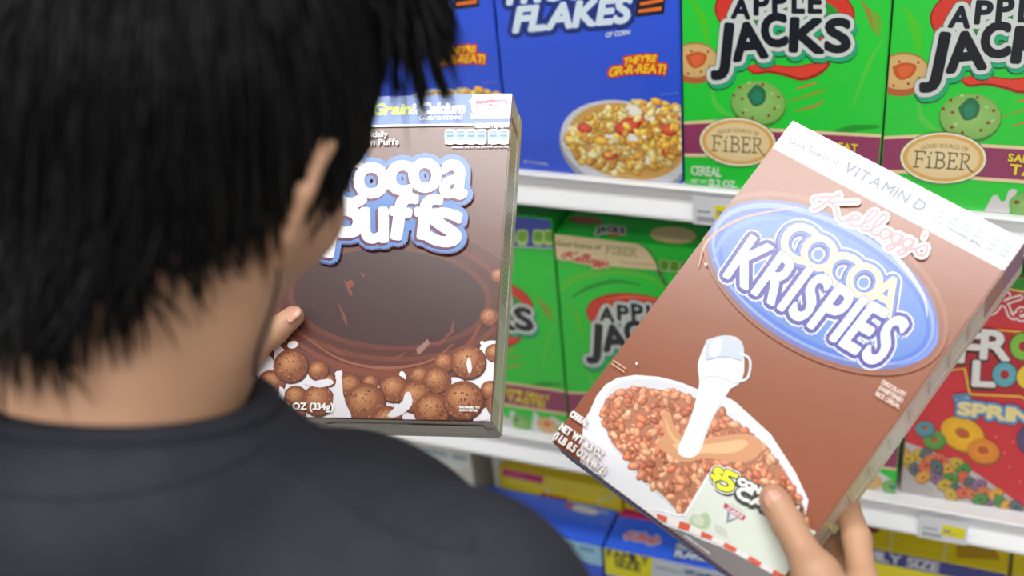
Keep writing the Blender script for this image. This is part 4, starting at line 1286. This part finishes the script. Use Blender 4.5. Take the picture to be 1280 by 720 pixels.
# neck and shoulders
nb2 = NB + SF * .036 - UP * .012
B.cap(hd(0, -.012, -.035), nb2 - SX * .002, .053, .057, .03)
B.cap(hd(0, -.046, -.055), NB + SF * .012, .036, .052, .03)
B.cap(hd(.048, -.004, -.05), nb2 + SX * .022 + SF * .022, .020, .018, .02); B.cap(hd(-.048, -.004, -.05), nb2 - SX * .022 + SF * .022, .020, .018, .02)
B.cap(NB + SX * .03 - UP * .056, SR - SX * .03 - UP * .018, .042, .042, .02); B.cap(NB - SX * .03 - UP * .056, SL + SX * .03 - UP * .018, .042, .042, .02)
B.cap(chest + SX * .06 - UP * .03, chest - SX * .06 - UP * .03, .08, .08, .03)
# arms
def mid(a, b, t): return np.array(a) * (1 - t) + np.array(b) * t
for S_, E_, W_ in ((SR, EL_R, WR_R), (SL, EL_L, WR_L)):
    B.chain([S_ - UP * .012, mid(S_, E_, .45), E_], [.052, .046, .038], .02)
    B.chain([E_, mid(E_, W_, .3), W_], [.038, .041, .0265], .02)

# --- right hand: thumb across the printed face, fingers round the side and behind
def P3(x, y, d): return at(x, y, d)
KN = -KM[:, 1]                                             # normal of the held face, towards the camera
def face(px, py, lift):                                    # a point lifted off the printed face
    d = ray(px, py)
    return CAM + d * (((KO - CAM) @ KN) / (d @ KN)) + KN * lift
def back(px, py, lift):                                    # a point off the hidden rear face
    d = ray(px, py)
    return CAM + d * (((KO - KN * KD - CAM) @ KN) / (d @ KN)) - KN * lift
th = [face(967, 624, .0084), face(988, 660, .0125), face(1002, 686, .0155), face(1024, 726, .019), face(1062, 800, .012)]
B.chain(th, [.0088, .0106, .0102, .0126, .016], .004)
B.ell(mid(th[0], th[1], .30), (.0095, .0095, .0095), None, .006)
ix = [face(1086, 790, -.004), face(1076, 722, -.012), face(1068, 664, -.026), back(1058, 634, -.004), back(1030, 610, .0075), back(1000, 596, .0068)]
md = [face(1092, 830, -.010), face(1084, 770, -.022), face(1066, 716, -.036), back(1046, 690, -.002), back(1006, 664, .0085), back(976, 646, .0075)]
rg_ = [face(1078, 862, -.018), face(1062, 810, -.032), face(1040, 766, -.046), back(1018, 742, .0), back(980, 716, .0085), back(952, 700, .0075)]
lt = [face(1056, 884, -.022), face(1034, 842, -.036), face(1012, 806, -.048), back(992, 786, .002), back(962, 764, .008), back(940, 750, .007)]
for q_, r0 in ((ix, .0098), (md, .0102), (rg_, .0096), (lt, .0084)):
    B.chain(q_, [r0 * 1.12, r0 * 1.04, r0, r0 * .96, r0 * .86, r0 * .74], .0035)
palm = [ix[0], md[0], rg_[0], lt[0]]
for q_ in palm:
    B.cap(q_, mid(WR_R, q_, .12), .0125, .020, .010)
B.cap(th[3], mid(WR_R, th[4], .4), .0135, .022, .012)
B.cap(th[4], ix[0], .013, .0115, .012)
B.cap(mid(th[3], th[4], .15), mid(ix[0], ix[1], .8), .0075, .0075, .010); B.cap(mid(th[3], th[4], .55), mid(ix[0], ix[1], .3), .011, .010, .010)     # web of skin
# --- left hand: thumb on the front of the puffs box, fingers behind it
PN = -PM[:, 1]
def pface(px, py, lift):
    d = ray(px, py)
    return CAM + d * (((PO - CAM) @ PN) / (d @ PN)) + PN * lift
def pback(px, py, lift):
    d = ray(px, py)
    return CAM + d * (((PO - PN * PD - CAM) @ PN) / (d @ PN)) - PN * lift
tl_ = [pface(371, 400, .0086), pface(347, 421, .0105), pface(312, 446, .010), pface(270, 480, -.010)]
B.chain(tl_, [.0090, .0106, .0118, .0155], .004)
hand_l = []
for k, (dy, r0) in enumerate(((-42, .0094), (-6, .0098), (30, .0092), (64, .0080))):
    q_ = [pface(262, 452 + dy * .62, -.028), pface(282, 440 + dy * .9, -.042), pface(300, 428 + dy, -.052), pback(318, 424 + dy, .004), pback(346, 420 + dy, .008), pback(374, 416 + dy, .007)]
    hand_l.append(q_[0])
    B.chain(q_, [r0 * 1.12, r0 * 1.04, r0, r0 * .96, r0 * .86, r0 * .74], .0035)
for q_ in hand_l:
    B.cap(q_, mid(WR_L, q_, .12), .0125, .020, .010)
B.cap(tl_[2], mid(WR_L, tl_[3], .4), .0125, .021, .012)
B.cap(tl_[3], hand_l[0], .013, .0115, .012)

person = thing('person', 'person with short black hair in a black t-shirt, seen from behind, holding two cereal boxes', 'person', pose((NB[0], NB[1], 0)))
ORG = Vector((NB[0], NB[1], 0))
def worn(name, me, m, parent=None):
    me.transform(Matrix.Translation(-ORG))
    o = obj(name, me, parent or person, m)
    return o
body = worn('body', B.skin('body'), SKIN)
del B

def nail(p0, p1, nrm, w, l, name='thumb_nail'):
    """a curved nail plate lying on the end of a thumb"""
    ax = nz(p0 - p1); nrm = nz(nrm - ax * (nrm @ ax)); sd = np.cross(nrm, ax)
    vs, fs = [], []
    N, Mx = 9, 9
    for i in range(N):
        t = i / (N - 1)
        hw = w / 2 * (1 - .55 * max(0, (t - .6) / .4) ** 2.2) * (1 - .25 * max(0, (.25 - t) / .25) ** 2)
        for j in range(Mx):
            s_ = 2 * j / (Mx - 1) - 1
            vs.append(p0 + ax * (t - .62) * l + sd * hw * s_ + nrm * (-.0022 * s_ * s_ - .0012 * abs(t - .5)))
    for i in range(N - 1):
        for j in range(Mx - 1):
            fs.append((i * Mx + j, i * Mx + j + 1, (i + 1) * Mx + j + 1, (i + 1) * Mx + j))
    me = mesh(name, vs, fs, True)
    bm = bmesh.new(); bm.from_mesh(me)
    bmesh.ops.solidify(bm, geom=bm.faces[:], thickness=.0006)
    return from_bm(name, bm, True)
no = worn('nail', nail(th[0] + nz(CAM - th[0]) * .0112, th[1] + KN * .010, nz(CAM - th[0]) * .75 + nz(th[0] - th[1]) * .2 - CR * .15 + CU * .3, .0135, .0145), NAIL, body)
no = worn('nail', nail(tl_[0] + nz(CAM - tl_[0]) * .0080 + CU * .004, tl_[1] + PN * .008, nz(CAM - tl_[0]) * .6 + CU * .7 - CR * .2, .0125, .014), NAIL, body)

# --- t-shirt
T = Field((NB[0] - .46, NB[1] - .24, Z - .62), (NB[0] + .46, NB[1] + .36, Z + .42), .0042)
T.cap(NB + SX * .026 - UP * .043 + SF * .006, SR - SX * .02 - UP * .009, .051, .055, .04)
T.cap(NB - SX * .020 - UP * .028 + SF * .008, SL + SX * .02 - UP * .008, .060, .056, .04)
T.cap(NB + SX * .035 - UP * .022 - SF * .006, NB - SX * .06 - UP * .022 - SF * .006, .052, .056, .03)
T.ell(NB + SF * .014 - UP * .02, (.084, .090, .062), np.stack([SX, SF, UP], 1), .03)
for sx in (1, -1):
    T.cap(chest + SX * .088 * sx + UP * .012, belly + SX * .07 * sx, .100, .110, .05)
    T.ell(NB + SX * .085 * sx - UP * .15 - SF * .012, (.075, .05, .09), np.stack([SX, SF, UP], 1), .05)   # shoulder blades
T.cap(belly + SX * .06, hip + SX * .06, .11, .115, .06); T.cap(belly - SX * .06, hip - SX * .06, .11, .115, .06)
for S_, E_ in ((SR, EL_R), (SL, EL_L)):
    e = mid(S_, E_, .62)
    T.cap(S_ - UP * .012, e, .062, .062, .03)
    ax = nz(E_ - S_)
    T.half(mid(S_, E_, .60), ax, (np.minimum(e, E_) - .075 - np.array([0, 0, .05]), np.maximum(e, E_) + .075))
T.half(hip + UP * .02, -UP)
# neck opening: a tilted plane through the collar
CN = nz(nz(hd(0, 0, 0) - NB) * .55 + UP * .75 + SF * .15)
CC = NB + SF * .028 + UP * .007
T.half(CC, CN, (CC - .13, CC + .13))
T.cap(CC - CN * .03, CC + CN * .10, .060, .060, .004, cut=True)
shirt_me = T.skin('t_shirt', 3)
del T
bm = bmesh.new(); bm.from_mesh(shirt_me)
for v in bm.verts:                                        # soft folds
    c = np.array(v.co) - NB
    x, y, z = c @ SX, c @ SF, c[2]
    f = math.sin(26 * x + 44 * z + 3 * math.sin(18 * z + 5 * y)) * .0016 + math.sin(60 * z - 22 * x + 9 * y) * .0009 + math.sin(9 * x - 15 * z + 1.2) * .0022
    v.co += v.normal * f * min(1, max(0, (-z - .01) / .05))
shirt_me.clear_geometry(); bm.normal_update(); bm.to_mesh(shirt_me); bm.free()
shirt_me.polygons.foreach_set('use_smooth', [True] * len(shirt_me.polygons))
BV = BVHTree.FromPolygons([v.co.copy() for v in shirt_me.vertices], [tuple(p.vertices) for p in shirt_me.polygons])
shirt = worn('t_shirt', shirt_me, CLOTH)
def on_shirt(px, py, lift=.0):
    d = Vector(ray(px, py)).normalized()
    h = BV.ray_cast(Vector(CAM), d)
    return None if h[0] is None else np.array(h[0]) + np.array(h[1]) * lift
def seam(name, pts, r, m=CLOTH, flat=1.0):
    P = [on_shirt(x, y, r * .1) for x, y in smooth_path(pts, 5)]
    P = [p for p in P if p is not None]
    if len(P) > 3:
        vs, fs = tube(P, r, 8)
        worn(name, mesh(name, vs, fs, True), m, shirt)
# collar rib
e1 = nz(SX - CN * (SX @ CN)); e2 = np.cross(CN, e1)
ringp = []
for i in range(64):
    t_ = 2 * math.pi * i / 64
    ringp.append(CC + e1 * .073 * math.cos(t_) + e2 * (.070 * math.sin(t_) + .003) + CN * .001)
vs, fs = tube(ringp, .0085, 12, True, .55)
worn('collar', mesh('collar', vs, fs, True), CLOTH, shirt)
seam('shoulder_seam', [(330, 560), (430, 630), (500, 668), (580, 690), (592, 676)], .0010)
seam('yoke_seam', [(0, 618), (90, 622), (180, 612), (260, 592), (330, 560)], .0010)

# --- trousers and shoes, below the picture
fl_ = np.array([NB[0], NB[1], 0])
J = Field((NB[0] - .3, NB[1] - .3, -.02), (NB[0] + .3, NB[1] + .36, Z - .30), .008)
hp_ = fl_ + UP * (hip[2] - .04) + SF * .03
J.cap(hp_ + SX * .06 + UP * .05, hp_ - SX * .06 + UP * .05, .118, .118, .05)
for sx in (1, -1):
    J.chain([hp_ + SX * .085 * sx - UP * .03, fl_ + SX * .10 * sx + SF * .05 + UP * .46, fl_ + SX * .11 * sx + SF * .02 + UP * .07], [.102, .068, .056], .03)
worn('trousers', J.skin('trousers', 2), JEANS)
for sx in (1, -1):
    q_ = Field((NB[0] - .32, NB[1] - .32, -.01), (NB[0] + .34, NB[1] + .40, .2), .006)
    f0 = fl_ + SX * .11 * sx
    q_.cap(f0 + UP * .045 - SF * .01, f0 + UP * .036 + SF * .17 + SX * .015 * sx, .046, .040, .03); q_.cap(f0 + UP * .05, f0 + UP * .09 + SF * .0, .045, .042, .03)
    q_.half(f0 + UP * .002, -UP)
    worn('shoe', q_.skin('shoe', 2), BLACKP)

# --- hair: a dense cap plus several thousand tapered locks, falling from the crown
pole = nz(np.array([0, -.42, .9]))                          # crown, in head space
pe1 = np.array([1.0, 0, 0]); pe2 = np.cross(pole, pe1)
ER = np.array([.084, .105, .098]); EC = np.array([0, -.010, .030])
def reach(az):
    """how far down the locks run (degrees from the crown) by direction; az 0 = face, 90 = right, 180 = nape"""
    return np.interp(az, [-180, -150, -120, -100, -92, -78, -60, -25, 0, 25, 50, 62, 72, 84, 91, 111, 115, 124, 136, 150, 165, 180],
                     [139, 138, 138, 118, 110, 118, 112, 90, 82, 77, 74, 88, 113, 118, 106, 98, 106, 106, 115, 133, 144, 141])
def dirv(az, po):
    a_, p_ = math.radians(az), math.radians(po)
    f_ = nz(np.array([0, 1, 0]) - pole * pole[1]); r_ = np.cross(f_, pole)
    return pole * math.cos(p_) + (f_ * math.cos(a_) + r_ * math.sin(a_)) * math.sin(p_)
def scalp(az, po, lift):
    over = max(0, po - 96)
    d = dirv(az, min(po, 96))
    if over:                                                # past the widest point the hair hangs, close to the neck
        p = EC + d * (1.0 / math.sqrt(((d / ER) ** 2).sum()) + lift * .8)
        q = dirv(az, 96 + over)
        p2 = EC + q * (1.0 / math.sqrt(((q / ER) ** 2).sum()) + lift)
        wt = np.interp(az, [-180, -110, -95, -88, -60, -50, 50, 60, 88, 100, 150, 175], [.86, .9, .62, .15, .15, .62, .62, .15, .15, .62, .64, .84])
        dn = down + (alongneck - down) * np.interp(az, [-180, -110, -95, 128, 150, 180], [1, 1, 0, 0, .8, 1])
        hang = p + dn * over * .0019
        return hang * wt + p2 * (1 - wt)
    return EC + d * (1.0 / math.sqrt(((d / ER) ** 2).sum()) + lift)
down = HM.T @ np.array([0, 0, -1.0])
alongneck = HM.T @ nz(nz(NB - SF * .035 - hd(0, -.03, 0)) - SF * .12)
def to_world(p):
    return HC + HM @ p
vs, fs = [], []
NA, NP = 72, 22
for i in range(NA):
    az = -180 + 360 * i / NA
    for j in range(NP):
        t_ = j / (NP - 1)
        vs.append(to_world(scalp(az, 2 + (reach(az) * .95 - 2) * t_, .010 - .004 * t_)))
for i in range(NA):
    k_ = (i + 1) % NA
    for j in range(NP - 1):
        fs.append((i * NP + j, k_ * NP + j, k_ * NP + j + 1, i * NP + j + 1))
hq = random.Random(4)
for n_ in range(6200):
    az = hq.uniform(-180, 180)
    end = reach(az) + hq.gauss(0, 4.5)
    po0 = hq.uniform(4, 70) if hq.random() < .8 else hq.uniform(0, end - 25)
    ln = hq.uniform(38, 62)
    po1 = min(end, po0 + ln) if hq.random() < .75 else end
    if po1 - po0 < 14:
        po0 = po1 - hq.uniform(20, 45)
    swirl = hq.gauss(0, 7) + 2 if not 55 < az < 135 else hq.gauss(0, 1.5)
    lift0 = hq.uniform(.002, .010); lift1 = hq.uniform(.003, .022)
    if 52 < abs(az) < 92:
        lift0 *= .5; lift1 = hq.uniform(.0, .006)
    if -30 < az < 62:
        lift1 = hq.uniform(.006, .042); end = min(end, 90)
    P = []
    K = 6
    clump = hq.gauss(0, 3.5 if not 80 < az < 128 else 1.2)
    for i in range(K):
        t_ = i / (K - 1)
        po = po0 + (po1 - po0) * t_
        p = scalp(az + swirl * t_ * t_ + clump * t_ * (1 - t_), po, lift0 + (lift1 - lift0) * t_ ** 1.4 + .006 * math.sin(math.pi * t_))
        P.append(to_world(p))
    if po1 > end - 6:                                       # loose tip hangs a little further
        tip = P[-1] + nz((P[-1] - P[-2]) + HM @ down * .006) * hq.uniform(.006, .022)
        P.append(tip)
    r = hq.uniform(.0007, .0019)
    v_, f_ = tube(P, [r * .6] + [r] * (len(P) - 3) + [r * .7, .0001], 4)
    b_ = len(vs)
    vs.extend(v_); fs.extend(tuple(b_ + i for i in f) for f in f_)
worn('hair', mesh('hair', vs, fs, True), HAIR)

# --- thin black cord hanging from behind the ear to the collar
cord = [(322, 282, .575), (338, 298, .572), (347, 325, .570), (347, 352, .571), (341, 382, .574), (331, 410, .580), (322, 440, .588), (318, 470, .596)]
P = smooth_path([at(*c_) for c_ in cord], 5)
vs, fs = tube(P, .0011, 8)
worn('ear_cord', mesh('ear_cord', vs, fs, True), BLACKP)
